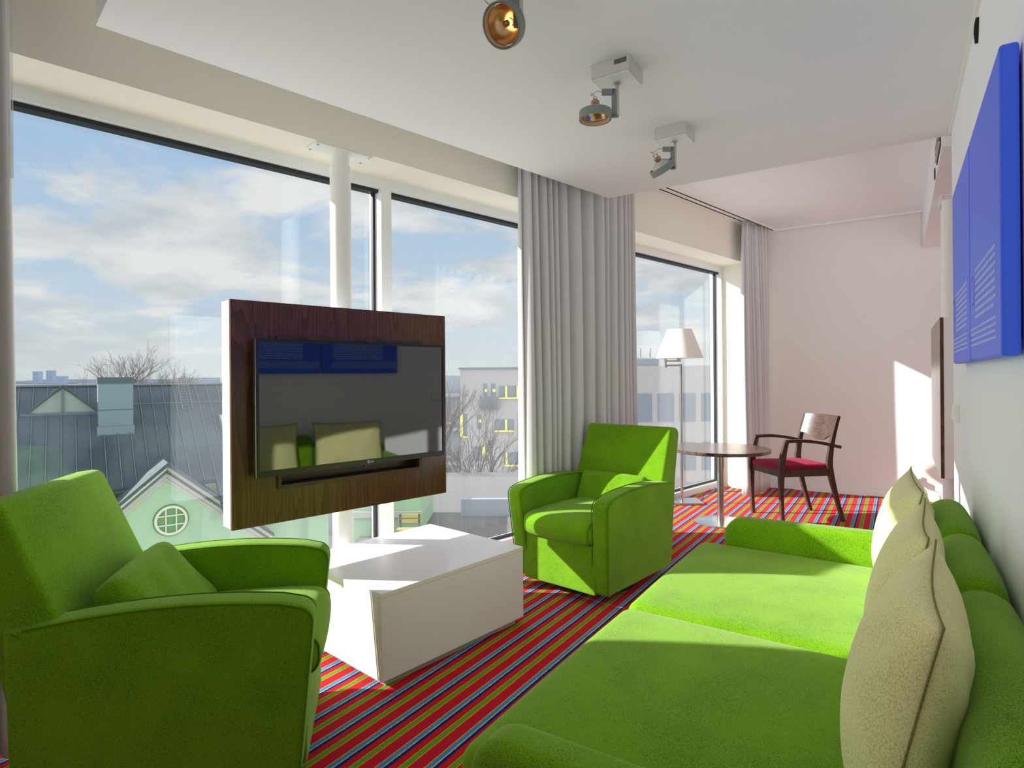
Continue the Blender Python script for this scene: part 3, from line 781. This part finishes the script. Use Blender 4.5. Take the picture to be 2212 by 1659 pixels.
for i in range(n):
    a, c = f[i], f[i + 1]
    bm.faces.new((a[0][0], c[0][0], c[1][0], a[1][0])); bm.faces.new((a[0][1], a[1][1], c[1][1], c[0][1]))
    bm.faces.new((a[1][0], c[1][0], c[1][1], a[1][1])); bm.faces.new((a[0][0], a[0][1], c[0][1], c[0][0]))
for a in (f[0], f[-1]): bm.faces.new((a[0][0], a[1][0], a[1][1], a[0][1]))
smooth_by_angle(obj('backrest', bm, wood_mat('wenge_backrest', S(92, 70, 60), S(62, 46, 39), axis='X', scale=1.6, rough=0.25), ch), 30)

# ---------------- ceiling spotlights
def spotlight(label, loc, stem, heading, normal, off, lit):
    """loc on the ceiling; heading = horizontal direction stem -> head; normal = direction the lamp faces"""
    t = thing('ceiling_spotlight', label, 'spotlight', loc, 0.0)
    bm = nb(); box(bm, (0, 0, -.028), (.158, .15, .056), bev=.0015); cano = obj('canopy', bm, M_ALU, t)
    bm = nb(); box(bm, (0, 0, -.0572), (.146, .138, .003), bev=.001); obj('cover_plate', bm, M_TRIM, cano)
    if lit: bm = nb(); abox(bm, .02, .07, -.0765, -.0745, -.026, -.008); obj('rating_label', bm, M_LABEL, cano)
    h = Vector(heading).normalized(); nn = Vector(normal).normalized()
    bm = nb(); cyl(bm, (0, 0, -.056), (0, 0, -.066), .013, seg=20); cyl(bm, (0, 0, -.066), (0, 0, -.056 - stem), .0075, seg=16); smooth_by_angle(obj('stem', bm, M_STEEL, t))
    zt, zb = -.085, -.056 - stem - .004
    bm = nb(); r = math.atan2(h.y, h.x)
    box(bm, h * .014 + Vector((0, 0, (zt + zb) / 2)), (.016, .014, zt - zb), rz=r); box(bm, h * .036 + Vector((0, 0, zt - .011)), (.05, .014, .022), rz=r)
    box(bm, h * .008 + Vector((0, 0, zb + .005)), (.022, .014, .012), rz=r)
    obj('bracket', bm, M_GREYP, t)
    c = h * off + Vector((0, 0, zb + .006))
    R, D = .064, .032
    bm = nb(); lathe(bm, [(R, -D / 2), (R, D / 2), (R - .004, D / 2), (R - .006, -D / 2)], c, nn, 48, close=True); ring = smooth_by_angle(obj('lamp_ring', bm, M_GREYP, t), 40)
    bm = nb(); lathe(bm, [(R - .0062, D / 2 - .0005), (R - .0062, -.004), (R - .0075, -.004), (R - .0075, D / 2 - .0005)], c, nn, 48, close=True); obj('inner_band', bm, M_LENS, ring, True)
    bm = nb(); prof = [(.053, -.002), (.047, -.016), (.034, -.030), (.018, -.040), (.012, -.042)]
    lathe(bm, prof, c, nn, 40); lathe(bm, [(r_ + .001, h_ - .0012) for r_, h_ in prof], c, nn, 40, mi=1)
    obj('reflector', bm, [M_REFL, M_REFLB], ring, True, normals=False)
    bm = nb(); lathe(bm, [(0, -.008), (.009, -.010), (.010, -.028), (0, -.032)], c, nn, 20); obj('bulb_cap', bm, M_BRASS, ring, True)
    bm = nb(); lathe(bm, [(.0115, -.024), (.0125, -.028), (.0115, -.032)], c, nn, 20); obj('filament', bm, M_BULB, ring, True)
    bm = nb(); lathe(bm, [(.012, -.042), (.017, -.046), (.017, -.056), (.010, -.062), (0, -.063)], c, nn, 20); back = obj('rear_cap', bm, M_BRASS, t, True)
    x, y = frame_of(nn)
    bm = nb(); q = c - nn * .062
    cyl(bm, q + x * .012, q + x * .014 - nn * .016, .003, seg=8); cyl(bm, q - x * .012, q - x * .014 - nn * .016, .003, seg=8); obj('terminal', bm, M_STEEL, back)
    e = h * .061 + Vector((0, 0, zt - .011))
    bm = nb(); tube(bm, spline([e, e + h * .02 + Vector((0, 0, .004)), e + h * .042 + Vector((0, 0, -.014)), c - nn * .09 + h * .014, q - nn * .012], 8), .0016, 6); obj('lead', bm, M_STEEL, t, True)
    l = bpy.data.lights.new('spot_lamp', 'SPOT'); l.energy = 7; l.spot_size = math.radians(60); l.spot_blend = .6; l.color = (1, .78, .5); l.shadow_soft_size = .03
    lo = bpy.data.objects.new('lamp_light', l); COL.objects.link(lo); lo.parent = t; lo.location = c + nn * .02
    lo.rotation_euler = nn.to_track_quat('-Z', 'Y').to_euler()
    return t
LEFT = -RT
spotlight('grey ceiling spotlight facing the camera, nearest and cut by the frame top', (-.93, 1.49, ZD), .125, LEFT, LEFT * .45 - FW * .62 + Vector((0, 0, -.55)), .05, False)
spotlight('grey ceiling spotlight pointing straight down, middle of the row', (-.927, 2.205, ZD), .135, LEFT, (0, 0, -1), .088, True)
spotlight('grey ceiling spotlight tilted away, farthest from the camera', (-.925, 2.925, ZD), .135, LEFT, RT * .52 + FW * .25 + Vector((0, 0, -.72)), .062, False)

# ---------------- blue canvases with printed text
def canvas(label, y0, y1, seed):
    t = thing('canvas_picture', label, 'picture', (XR, (y0 + y1) / 2, 1.58))
    w, h = y1 - y0, .69
    bm = nb(); box(bm, (-.0235, 0, 0), (.035, w, h), bev=.007); obj('canvas', bm, M_BLUE, t)
    bm = nb(); box(bm, (-.0035, 0, 0), (.007, w - .08, h - .08)); obj('stretcher', bm, M_DARK, t)
    rnd = random.Random(seed); bm = nb(); xf = -.0413
    def line(z, ya, yb, hh):
        y = ya
        while y > yb:
            l = min(rnd.uniform(.012, .05), y - yb)
            abox(bm, xf, xf + .0008, y - l, y, z - hh / 2, z + hh / 2)
            y -= l + .006
    top = w / 2 - .14
    for k in range(8): line(-.082 - k * .0195, top, -w / 2 + .09 + (.03 if k == 7 else 0) + rnd.uniform(0, .008), .008)
    for k in range(4): line(-.25 - k * .0158, w / 2 - .012, -w / 2 + .09, .006)
    abox(bm, xf, xf + .0008, w / 2 - .012, w / 2 - .009, -.262, -.240); abox(bm, xf, xf + .0008, -w / 2 + .086, -w / 2 + .090, -.303, -.282)
    tx = obj('printed_text', bm, M_PTEXT, t); tx['kind'] = 'stuff'
    bm = nb(); cz, cyy, R = -.135, top + .055, .045
    pts = [(xf + .0003, cyy + R * math.cos(q), cz + R * math.sin(q)) for q in [PI * (.25 + 1.5 * i / 20) for i in range(21)]]
    tube(bm, pts, .0016, 4); obj('printed_emblem', bm, M_PRED, t)
    return t
canvas('blue canvas print on the right wall, nearer to the camera', 1.69, 2.352, 5)
canvas('blue canvas print on the right wall, farther from the camera', 2.368, 3.045, 6)

# ---------------- switches, socket, small slot
sw = thing('light_switch', 'white triple light switch near the end of the right wall', 'light switch', (XR, 3.49, 1.01))
bm = nb(); box(bm, (-.005, 0, 0), (.010, .226, .082), bev=.003); obj('plate', bm, M_PLAST, sw)
for k in (-1, 0, 1):
    bm = nb(); hexa(bm, [(-.010, k * .071 - .031, -.033), (-.0085, k * .071 + .031, -.033), (-.0085, k * .071 + .031, .033), (-.010, k * .071 - .031, .033),
                         (-.018, k * .071 - .031, -.033), (-.018, k * .071 + .031, -.033), (-.012, k * .071 + .031, .033), (-.012, k * .071 - .031, .033)]); obj('rocker', bm, M_PLAST, sw)
sl = obj('wall_slot', (lambda b: (tube(b, spline([(XR - .002, 2.50, 2.378), (XR - .006, 2.505, 2.355), (XR - .006, 2.515, 2.33), (XR - .002, 2.53, 2.308)], 5), .007, 8), b)[1])(nb()), M_DARK, None, True)
tag(sl, 'small dark curved slot high on the right wall under the ceiling', 'wall slot')
so = thing('wall_socket', 'white double socket on the end wall behind the sofa cushions', 'socket', (.098, YB, .19))
bm = nb(); box(bm, (0, -.006, 0), (.155, .012, .085), bev=.003); obj('plate', bm, M_PLAST, so)
for k in (-.037, .037):
    bm = nb(); lathe(bm, [(.021, 0), (.024, .0), (.024, .003), (.021, .003)], (k, -.012, 0), (0, -1, 0), 24, close=True); obj('outlet', bm, M_PLAST, so)
pg = thing('power_plug', 'white plug with a cord in the end wall socket', 'plug', (.135, YB - .012, .19))
bm = nb(); box(bm, (0, -.022, 0), (.04, .044, .05), bev=.006); obj('body', bm, M_PLAST, pg)
bm = nb(); tube(bm, spline([(0, -.04, -.02), (.03, -.06, -.03), (.075, -.06, -.09), (.08, -.05, -.15), (.05, -.04, -.18), (-.1, -.03, -.184), (-.4, -.025, -.184)], 7), .0035, 6); obj('cord', bm, M_CABLE, pg, True)
# ================================================================== OUTSIDE
GZ = -11.0
E1 = Vector((0.8, 0.6)); E2 = Vector((-0.6, 0.8))         # along the neighbour's ridge, away from us (in right/ahead metres)
def OV(o, p, q, z): return V(o[0] + E1.x * p + E2.x * q, o[1] + E1.y * p + E2.y * q, z)
OROT = math.atan2((RT * E1.x + FW * E1.y).y, (RT * E1.x + FW * E1.y).x)
O_GROUND = mat('ground_outside', S(112, 110, 108), 0.95, noise=.2, nscale=.05)
O_ROOF = mat('dark_sheet_roof', S(76, 86, 92), 0.75, .0, noise=.28, nscale=.6, alt=S(54, 64, 70))
O_SEAM = mat('roof_seam_metal', S(112, 120, 124), 0.35, .4)
O_CHIM = mat('chimney_sheet', S(108, 126, 132), 0.5, .1, noise=.06, nscale=2)
O_CHIMC = mat('chimney_cap', S(60, 78, 84), 0.5)
O_PLAST = mat('pale_green_render', S(150, 176, 148), 0.9, noise=.05, nscale=1.5)
O_GREEN2 = mat('darker_green_render', S(96, 134, 94), 0.9)  # darker green than the wall render, for flat shapes on the gable
O_STONE = mat('pale_cornice', S(168, 168, 160), 0.9, noise=.06, nscale=3)
O_CREAM = mat('cream_moulding', S(196, 192, 178), 0.8)
O_GLASS = mat('distant_glass', S(150, 176, 200), 0.08, 0, 1.0)
O_GLASSG = mat('gable_glass', S(130, 146, 138), 0.15, 0, .6, noise=.15, nscale=.8, stretch=(3, 3, .3))
O_DFRAME = mat('dormer_frame', S(88, 100, 106), 0.5)
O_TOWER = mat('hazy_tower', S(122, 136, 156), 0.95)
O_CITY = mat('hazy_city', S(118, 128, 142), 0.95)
O_BARK = mat('bare_branches', S(86, 78, 74), 0.95)
O_GREY = mat('grey_brick_facade', S(158, 154, 155), 0.9, noise=.05, nscale=6)
O_YELL = mat('yellow_reveal', S(214, 206, 110), 0.7)
O_WIN = mat('grey_window_glass', S(116, 122, 132), 0.2, 0, .5)
O_RAIL = mat('balcony_rail', S(108, 114, 124), 0.5)
O_WHITE = mat('white_render', S(142, 146, 154), 0.9)
O_RED = mat('red_tile_roof', S(190, 130, 116), 0.9, noise=.2, nscale=3)
O_BENCH = mat('pale_bench_wood', S(178, 160, 112), 0.8)

bm = nb(); lathe(bm, [(0, GZ), (6000, GZ)], (0, 0, 0), seg=64)
struct(obj('ground_outside', bm, O_GROUND))

# ---- the green gabled house
KH, GH = 1.6, 1.2 - 12.2 / 1.6                 # the house is drawn at a smaller unit and scaled about the eye
RO, RZ, PITCH, QZ = (-11.4, 18.6), 1.0, .75, -.95
house = thing('green_house', 'pale green house with a dark metal roof and round gable window outside', 'house', V(RO[0] * KH, RO[1] * KH, GZ), OROT)
house.scale = (KH, KH, KH)
# house-local coordinates: x along the ridge, y away from us, z above the ground
def H(p, q, z): return Vector((p, q, z - GH))
def hbm(): return nb()
EAVE = -4.4
ze = RZ + EAVE * PITCH
bm = hbm(); th = .1
for (p0, p1, q1) in ((-9, -1.25, EAVE), (-1.25, 1.25, -3.5), (1.25, 4.6, EAVE)):
    prism(bm, [H(p0, 0, RZ), H(p0, q1, RZ + q1 * PITCH), H(p0, q1, RZ + q1 * PITCH - th), H(p0, 0, RZ - th)], (p1 - p0, 0, 0))
prism(bm, [H(-9, 0, RZ), H(-9, 5, RZ - 5 * PITCH), H(-9, 5, RZ - 5 * PITCH - th), H(-9, 0, RZ - th)], (13.6, 0, 0))
roof = obj('roof', bm, O_ROOF, house)
bm = hbm(); box(bm, H(-2.2, 0, RZ + .02), (13.6, .14, .05)); obj('ridge_cap', bm, O_SEAM, roof)
sl = math.hypot(1, PITCH)
rib = None
for k in range(42):
    p = -8.8 + .315 * k
    if rib is None:
        bm = hbm(); abox(bm, -.009, .009, -abs(EAVE) * sl, 0, 0, .03); rib = obj('roof_seam', bm, O_SEAM, roof); r = rib
    else:
        r = rib.copy(); COL.objects.link(r); r.parent = roof
    if abs(p) < 1.25: r.scale = (1, 3.5 / 4.4, 1)
    r.location = H(p, 0, RZ); r.rotation_euler = (math.atan(PITCH), 0, 0)
# walls below the roof
bm = hbm(); abox(bm, -8.6, 4.4, -3.6, 4.7, 0, ze - GH + .2); obj('wall', bm, O_PLAST, house)
# gable: peak forward of the main roof
GF = -3.95                # gable front (house-local y)
GP = .86
GW = 2.6                  # half width built
def G(p, y, z): return H(p, y, z)
bm = hbm()
prism(bm, [G(0, 0, QZ), G(GW, 0, QZ - GP * GW), G(GW, 0, QZ - GP * GW - .1), G(0, 0, QZ - .1)], (0, GF - .35, 0))
prism(bm, [G(0, 0, QZ), G(-GW, 0, QZ - GP * GW), G(-GW, 0, QZ - GP * GW - .1), G(0, 0, QZ - .1)], (0, GF - .35, 0))
obj('gable_roof', bm, O_ROOF, house)
bm = hbm(); prism(bm, [G(0, GF, QZ - .1), G(GW, GF, QZ - .1 - GP * GW), G(GW, GF, GH), G(-GW, GF, GH), G(-GW, GF, QZ - .1 - GP * GW)], (0, 3, 0)); obj('gable_wall', bm, O_PLAST, house)
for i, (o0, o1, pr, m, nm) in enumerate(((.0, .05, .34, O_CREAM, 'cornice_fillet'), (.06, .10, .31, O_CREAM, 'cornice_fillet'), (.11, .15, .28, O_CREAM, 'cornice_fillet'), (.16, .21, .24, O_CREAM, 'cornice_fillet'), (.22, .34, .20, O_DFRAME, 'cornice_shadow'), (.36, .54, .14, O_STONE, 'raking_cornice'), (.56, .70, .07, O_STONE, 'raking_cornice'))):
    for s in (-1, 1):
        bm = hbm(); c = .62; pr *= .6
        a, b = o0 * c, o1 * c
        prism(bm, [G(0, GF - pr, QZ - .08 - a), G(s * GW, GF - pr, QZ - .08 - a - GP * GW), G(s * GW, GF - pr, QZ - .08 - b - GP * GW), G(0, GF - pr, QZ - .08 - b)], (0, pr + .02, 0)); obj(nm, bm, m, house)
# round window in the gable on a flat disc of darker green
CZ, CXR = -2.50, .10
bm = hbm(); lathe(bm, [(0, 0), (.42, 0)], G(CXR, GF - .004, CZ), (0, -1, 0), 40); obj('dark_green_disc', bm, O_GREEN2, house)
bm = hbm(); lathe(bm, [(.32, .0), (.385, .0), (.385, .06), (.32, .06)], G(CXR, GF - .006, CZ), (0, -1, 0), 40, close=True); rw = obj('round_window', bm, O_CREAM, house, True)
bm = hbm(); lathe(bm, [(0, .008), (.33, .008)], G(CXR, GF - .006, CZ), (0, -1, 0), 40); obj('pane', bm, O_GREEN2, rw)
for k in (-.12, .12):
    bm = hbm(); box(bm, G(CXR + k, GF - .03, CZ), (.03, .03, .6)); obj('glazing_bar', bm, O_CREAM, rw)
    bm = hbm(); box(bm, G(CXR, GF - .03, CZ + k), (.6, .03, .03)); obj('glazing_bar', bm, O_CREAM, rw)
bm = hbm(); n = 20
prism(bm, [G(.35 + 1.0 * math.cos(PI * i / n), GF - .02, -4.6 + .85 * math.sin(PI * i / n)) for i in range(n + 1)], (0, .03, 0)); obj('dark_green_arch', bm, O_GREEN2, house)  # flat arch in darker green on the gable wall
# triangular glazed dormer
def roof_z(y): return RZ + y * PITCH
DX, DF, DW = -2.15, -1.0, .84
DB = roof_z(DF) + .02; DT = RZ + .05
bm = hbm()
for s in (-1, 1):
    prism(bm, [H(DX, DF - .12, DT), H(DX + s * (DW + .06), DF - .06, DB - .05), H(DX + s * (DW + .06), DF - .06, DB - .13), H(DX, DF - .06, DT - .08)], (0, 2.0, 0))
dorm = obj('dormer_roof', bm, O_ROOF, house)
bm = hbm(); prism(bm, [H(DX, DF, DT - .1), H(DX - DW, DF, DB), H(DX + DW, DF, DB)], (0, .05, 0)); obj('dormer_glass', bm, O_GLASSG, dorm)
bm = hbm(); box(bm, H(DX, DF - .03, (DB + DT) / 2 - .05), (.05, .06, DT - DB - .1)); box(bm, H(DX, DF - .03, DB - .03), (2 * DW + .16, .08, .07)); obj('dormer_frame', bm, O_DFRAME, dorm)
# chimney
CXH, CYH = -.96, -1.38
bm = hbm(); abox(bm, CXH - .41, CXH + .41, CYH - .37, CYH + .37, roof_z(CYH) - .6 - GH, 1.2 - GH); chm = obj('chimney', bm, O_CHIM, house)
bm = hbm(); abox(bm, CXH - .425, CXH + .425, CYH - .385, CYH + .385, 1.07 - GH, 1.25 - GH); obj('chimney_cap', bm, O_CHIMC, chm)
bm = hbm(); abox(bm, CXH - .418, CXH + .418, CYH - .378, CYH + .378, .33 - GH, .35 - GH); obj('chimney_joint', bm, O_CHIMC, chm)
bm = hbm(); abox(bm, CXH - .44, CXH + .44, CYH - .42, CYH + .42, roof_z(CYH) - .6 - GH, -.12 - GH); obj('chimney_flashing', bm, O_CHIM, chm)
# skylight, ladder and snow rail on the roof to the right
def on_roof(p, q, lift=0.0):
    return H(p, q, roof_z(q)) + Vector((0, -PITCH, 1)).normalized() * lift
def roof_slab(bm, p0, p1, q0, q1, l0, l1):
    hexa(bm, [on_roof(p0, q0, l0), on_roof(p1, q0, l0), on_roof(p1, q0, l1), on_roof(p0, q0, l1), on_roof(p0, q1, l0), on_roof(p1, q1, l0), on_roof(p1, q1, l1), on_roof(p0, q1, l1)])
SKP, SKQ = 1.72, -1.3
sky_p = obj('skylight', (lambda b: (roof_slab(b, SKP, SKP + .5, SKQ, SKQ - .62, 0, .06), b)[1])(hbm()), O_DFRAME, house)
bm = hbm(); roof_slab(bm, SKP + .05, SKP + .45, SKQ - .05, SKQ - .56, .06, .07); obj('skylight_pane', bm, O_GLASS, sky_p)
lad = obj('roof_ladder', (lambda b: (roof_slab(b, .78, .80, -.02, -1.05, .04, .06), roof_slab(b, 1.06, 1.08, -.02, -1.05, .04, .06), b)[2])(hbm()), O_SEAM, house)
for k in range(9):
    bm = hbm(); roof_slab(bm, .80, 1.06, -.09 - k * .115, -.105 - k * .115, .045, .058); obj('rung', bm, O_SEAM, lad)
bm = hbm(); roof_slab(bm, -.5, 3.2, -.8, -.815, .07, .085); obj('snow_rail', bm, O_SEAM, house)

# ---- bare trees
def bare_tree(label, r, f, height, spread, seed, depth=6, thick=.22, fork=.38, group=None):
    rnd = random.Random(seed); base = V(r, f, GZ)
    t = thing('bare_tree', label, 'tree', base, 0, group)
    trunk = nb(); br = nb()
    def seg(bm, a, b, ra, rb):
        cyl(bm, a, b, ra, rb, seg=5 if ra > .05 else 3, caps=False)
    def grow(p, d, L, rad, lev):
        e = p + d * L
        seg(trunk if lev == 0 else br, p, e, rad, rad * .68)
        if lev >= depth: return
        n = 3 if lev < 5 else 2
        if lev == 0: n = 5
        for k in range(n):
            x, y = frame_of(d); an = rnd.uniform(0, 2 * PI)
            sp = spread * rnd.uniform(.5, 1.15)
            dd = (d + (x * math.cos(an) + y * math.sin(an)) * sp + Vector((0, 0, .16))).normalized()
            st = p + d * L * (rnd.uniform(.55, 1.0) if k else 1.0)
            grow(st, dd, L * rnd.uniform(.6, .86) * (.62 if lev == 0 else 1), max(rad * rnd.uniform(.45, .66), .009), lev + 1)
    grow(Vector((0, 0, 0)), Vector((rnd.uniform(-.05, .05), 0, 1)).normalized(), height * fork, thick, 0)
    obj('trunk', trunk, O_BARK, t); o = obj('branches', br, O_BARK, t); o['kind'] = 'stuff'
    return t
G_ = None
bare_tree('tall spreading bare tree behind the chimney beyond the dark ridge', -34.0, 55.0, 15.4, .62, 3, 7, .3)
bare_tree('low bushy bare tree beyond the ridge right of the glazed dormer', -40.0, 55.5, 12.6, .7, 5, 6, .25)
bare_tree('bare tree beyond the ridge at the edge of the media panel', -26.5, 56.0, 13.0, .6, 8, 6, .25)
bare_tree('leafless street tree in front of the grey apartment building', -2.1, 30.0, 12.4, .52, 11, 6, .13)
bare_tree('thin leafless tree left of the grey apartment building', -4.9, 34.5, 14.6, .36, 15, 6, .14)

# ---- far city
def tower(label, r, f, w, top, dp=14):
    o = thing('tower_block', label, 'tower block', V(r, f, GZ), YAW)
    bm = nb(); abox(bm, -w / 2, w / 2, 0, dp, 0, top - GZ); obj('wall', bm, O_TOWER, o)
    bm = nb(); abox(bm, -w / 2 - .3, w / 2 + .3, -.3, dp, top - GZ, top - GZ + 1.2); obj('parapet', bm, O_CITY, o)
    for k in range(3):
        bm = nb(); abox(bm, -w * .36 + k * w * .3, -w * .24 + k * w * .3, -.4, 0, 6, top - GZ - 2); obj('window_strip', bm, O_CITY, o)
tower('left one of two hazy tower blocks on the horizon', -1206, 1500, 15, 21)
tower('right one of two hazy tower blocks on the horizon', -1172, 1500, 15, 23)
tower('low wide hazy block right of the two towers', -1144, 1500, 20, 8)
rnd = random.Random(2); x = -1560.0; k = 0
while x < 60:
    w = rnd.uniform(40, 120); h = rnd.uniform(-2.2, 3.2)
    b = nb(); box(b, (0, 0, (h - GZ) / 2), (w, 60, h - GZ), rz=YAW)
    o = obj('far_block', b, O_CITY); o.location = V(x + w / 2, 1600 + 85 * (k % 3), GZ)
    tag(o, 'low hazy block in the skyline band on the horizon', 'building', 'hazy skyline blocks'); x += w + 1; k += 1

# ---- grey apartment building with yellow window reveals
AF = 40.0
def av(px, py, f=AF): return ((px - CX) / F_PX * f, EYE - (py - (HY - .008 * (px - CX))) / F_PX * f)
x0, zt = av(994, 798); x1 = av(1131, 793)[0] + 1.6
ab = thing('apartment_building', 'grey apartment building with yellow window reveals beyond the big window', 'building', V(x0, AF, GZ), YAW - .03)
bm = nb(); abox(bm, 0, x1 - x0, 0, 12, 0, zt - GZ); obj('facade', bm, O_GREY, ab)
bm = nb(); abox(bm, -.1, x1 - x0 + .1, -.12, 12, zt - GZ, zt - GZ + .12); obj('parapet', bm, O_RAIL, ab)
def awin(px0, px1, py0, py1, sill=True, bar=None, head=False, jamb=None):
    a, za = av(px0, py0); b, zb = av(px1, py1); a -= x0; b -= x0
    bm = nb(); abox(bm, a, b, -.03, .02, zb - GZ, za - GZ); w = obj('window', bm, O_WIN, ab)
    def y(*q): bm = nb(); abox(bm, *q); obj('yellow_reveal', bm, O_YELL, w)
    if sill: y(a - .05, b + .05, -.14, -.02, zb - GZ - .1, zb - GZ)
    if head: y(a + .1, b, -.1, -.02, za - GZ - .55, za - GZ - .35)
    for q in (bar or []):
        xx = a + (b - a) * q; y(xx - .07, xx + .07, -.1, -.02, zb - GZ, za - GZ)
    if jamb: y(a - .1, a + .08, -.14, -.02, zb - GZ, za - GZ)
awin(1044, 1052, 829, 856, False, head=True); awin(1061, 1070, 829, 856, False, head=True)
awin(1078, 1129, 834, 858, True, bar=[.3, .78])
awin(997, 1008, 893, 942, True, jamb=True); awin(1030, 1039, 895, 926, False, head=True)
awin(1068, 1109, 906, 929, True, bar=[.6]); awin(1118, 1127, 900, 950, False, head=True)
awin(1020, 1043, 964, 996, False); awin(1044, 1054, 965, 995, False, jamb=True, head=True); awin(1088, 1129, 977, 1003, True, bar=[.12])
awin(997, 1008, 1030, 1070, True, jamb=True); awin(1030, 1042, 1034, 1060, False, head=True); awin(1064, 1088, 1042, 1068, True)
awin(1020, 1046, 1094, 1133, True, bar=[.97]); awin(1047, 1056, 1102, 1128, False, head=True); awin(1100, 1129, 1040, 1066, True, bar=[.2])
a, za = av(1039, 857); b, zb = av(1077, 884); bm = nb(); a -= x0; b -= x0
for k in range(15):
    xx = a + (b - a) * k / 14; abox(bm, xx - .02, xx + .02, -.32, -.28, zb - GZ, za - GZ)
abox(bm, a, b, -.34, -.26, za - GZ - .04, za - GZ); abox(bm, a, b, -.34, -.0, zb - GZ, zb - GZ + .05); obj('balcony', bm, O_RAIL, ab)
# lower wing to its left, farther back
xl = av(950, 822, 46)[0]
lw = thing('terraced_block', 'hazy white terraced block left of the grey apartment building', 'building', V(xl, 46, GZ), YAW)
zt2 = av(980, 812, 46)[1]
bm = nb(); abox(bm, -9, 2.0, 0, 9, 0, zt2 - GZ); obj('facade', bm, O_WHITE, lw)
for k in range(4):
    bm = nb(); abox(bm, -9, 2.1, -.9, 0, zt2 - GZ - 1.6 - k * 2.6, zt2 - GZ - 1.35 - k * 2.6); obj('balcony_slab', bm, O_WHITE, lw)
    for j in range(4):
        bm = nb(); abox(bm, -7.9 + j * 2.5, -6.7 + j * 2.5, -.04, .02, zt2 - GZ - 3.6 - k * 2.6, zt2 - GZ - 2.0 - k * 2.6); w = obj('window', bm, O_WIN, lw)
        bm = nb(); abox(bm, -7.95 + j * 2.5, -6.65 + j * 2.5, -.12, -.02, zt2 - GZ - 3.72 - k * 2.6, zt2 - GZ - 3.6 - k * 2.6); obj('yellow_reveal', bm, O_YELL, w)
# stepped block seen through the far window
sb = thing('stepped_block', 'grey stepped block with a roof hut seen through the far window', 'building', V(av(1366, 790, 34)[0], 34, GZ), YAW)
z0 = av(1450, 790, 34)[1]; z1 = av(1400, 771, 34)[1]
bm = nb(); abox(bm, -2, 6.5, 0, 10, 0, z0 - GZ); obj('facade', bm, O_GREY, sb)
bm = nb(); abox(bm, -1, 1.9, 1.5, 8, z0 - GZ, z1 - GZ); obj('roof_hut', bm, O_WHITE, sb)
for xx in (.9, 1.5):
    bm = nb(); cyl(bm, (xx, 2, z1 - GZ), (xx, 2, z1 - GZ + .6), .05, seg=8); obj('flue', bm, O_RAIL, sb)
for j in range(5):
    for k in range(2):
        bm = nb(); abox(bm, .2 + j * 1.25, 1.1 + j * 1.25, -.04, .02, z0 - GZ - 3.2 - 2.8 * k, z0 - GZ - 1.6 - 2.8 * k); obj('window', bm, O_WIN, sb)
# low green annexe with a bench on its terrace, below the media panel
gx, gz = av(832, 1085, 17)
an = thing('green_annexe', 'low pale green annexe beyond the window under the media panel', 'building', V(gx, 17, GZ), YAW)
bm = nb(); abox(bm, -1.2, .95, 0, 3, 0, gz - GZ + .2); obj('wall', bm, O_PLAST, an)
bm = nb(); abox(bm, -1.3, 1.0, -.12, 3.1, gz - GZ - .42, gz - GZ - .25); obj('string_course', bm, O_STONE, an)
bt, bz = av(900, 1140, 16.2)
te = thing('roof_terrace', 'flat grey terrace roof below the window by the coffee table', 'terrace', V(bt, 16.2, GZ), YAW)
bm = nb(); abox(bm, -1.8, 7, -3, 12, 0, bz - GZ - .45); obj('slab', bm, O_GROUND, te)
bm = nb(); abox(bm, .9, 7, 3.2, 3.4, bz - GZ - .45, bz - GZ + .1); obj('parapet', bm, O_WHITE, te)
be = thing('bench', 'pale wooden bench on the terrace outside', 'bench', V(av(878, 1120, 16.0)[0], 16.0, bz - .45), YAW)
for k in range(3):
    bm = nb(); abox(bm, -.32, .32, .02 + k * .1, .1 + k * .1, .40, .44); obj('slat', bm, O_BENCH, be)
for k in range(2):
    bm = nb(); abox(bm, -.32, .32, .34, .37, .55 + k * .14, .65 + k * .14); obj('slat', bm, O_BENCH, be)
for xx in (-.26, .26):
    bm = nb(); abox(bm, xx - .03, xx + .03, .04, .36, 0, .40); abox(bm, xx - .03, xx + .03, .34, .39, .40, .80); obj('leg', bm, O_RAIL, be)
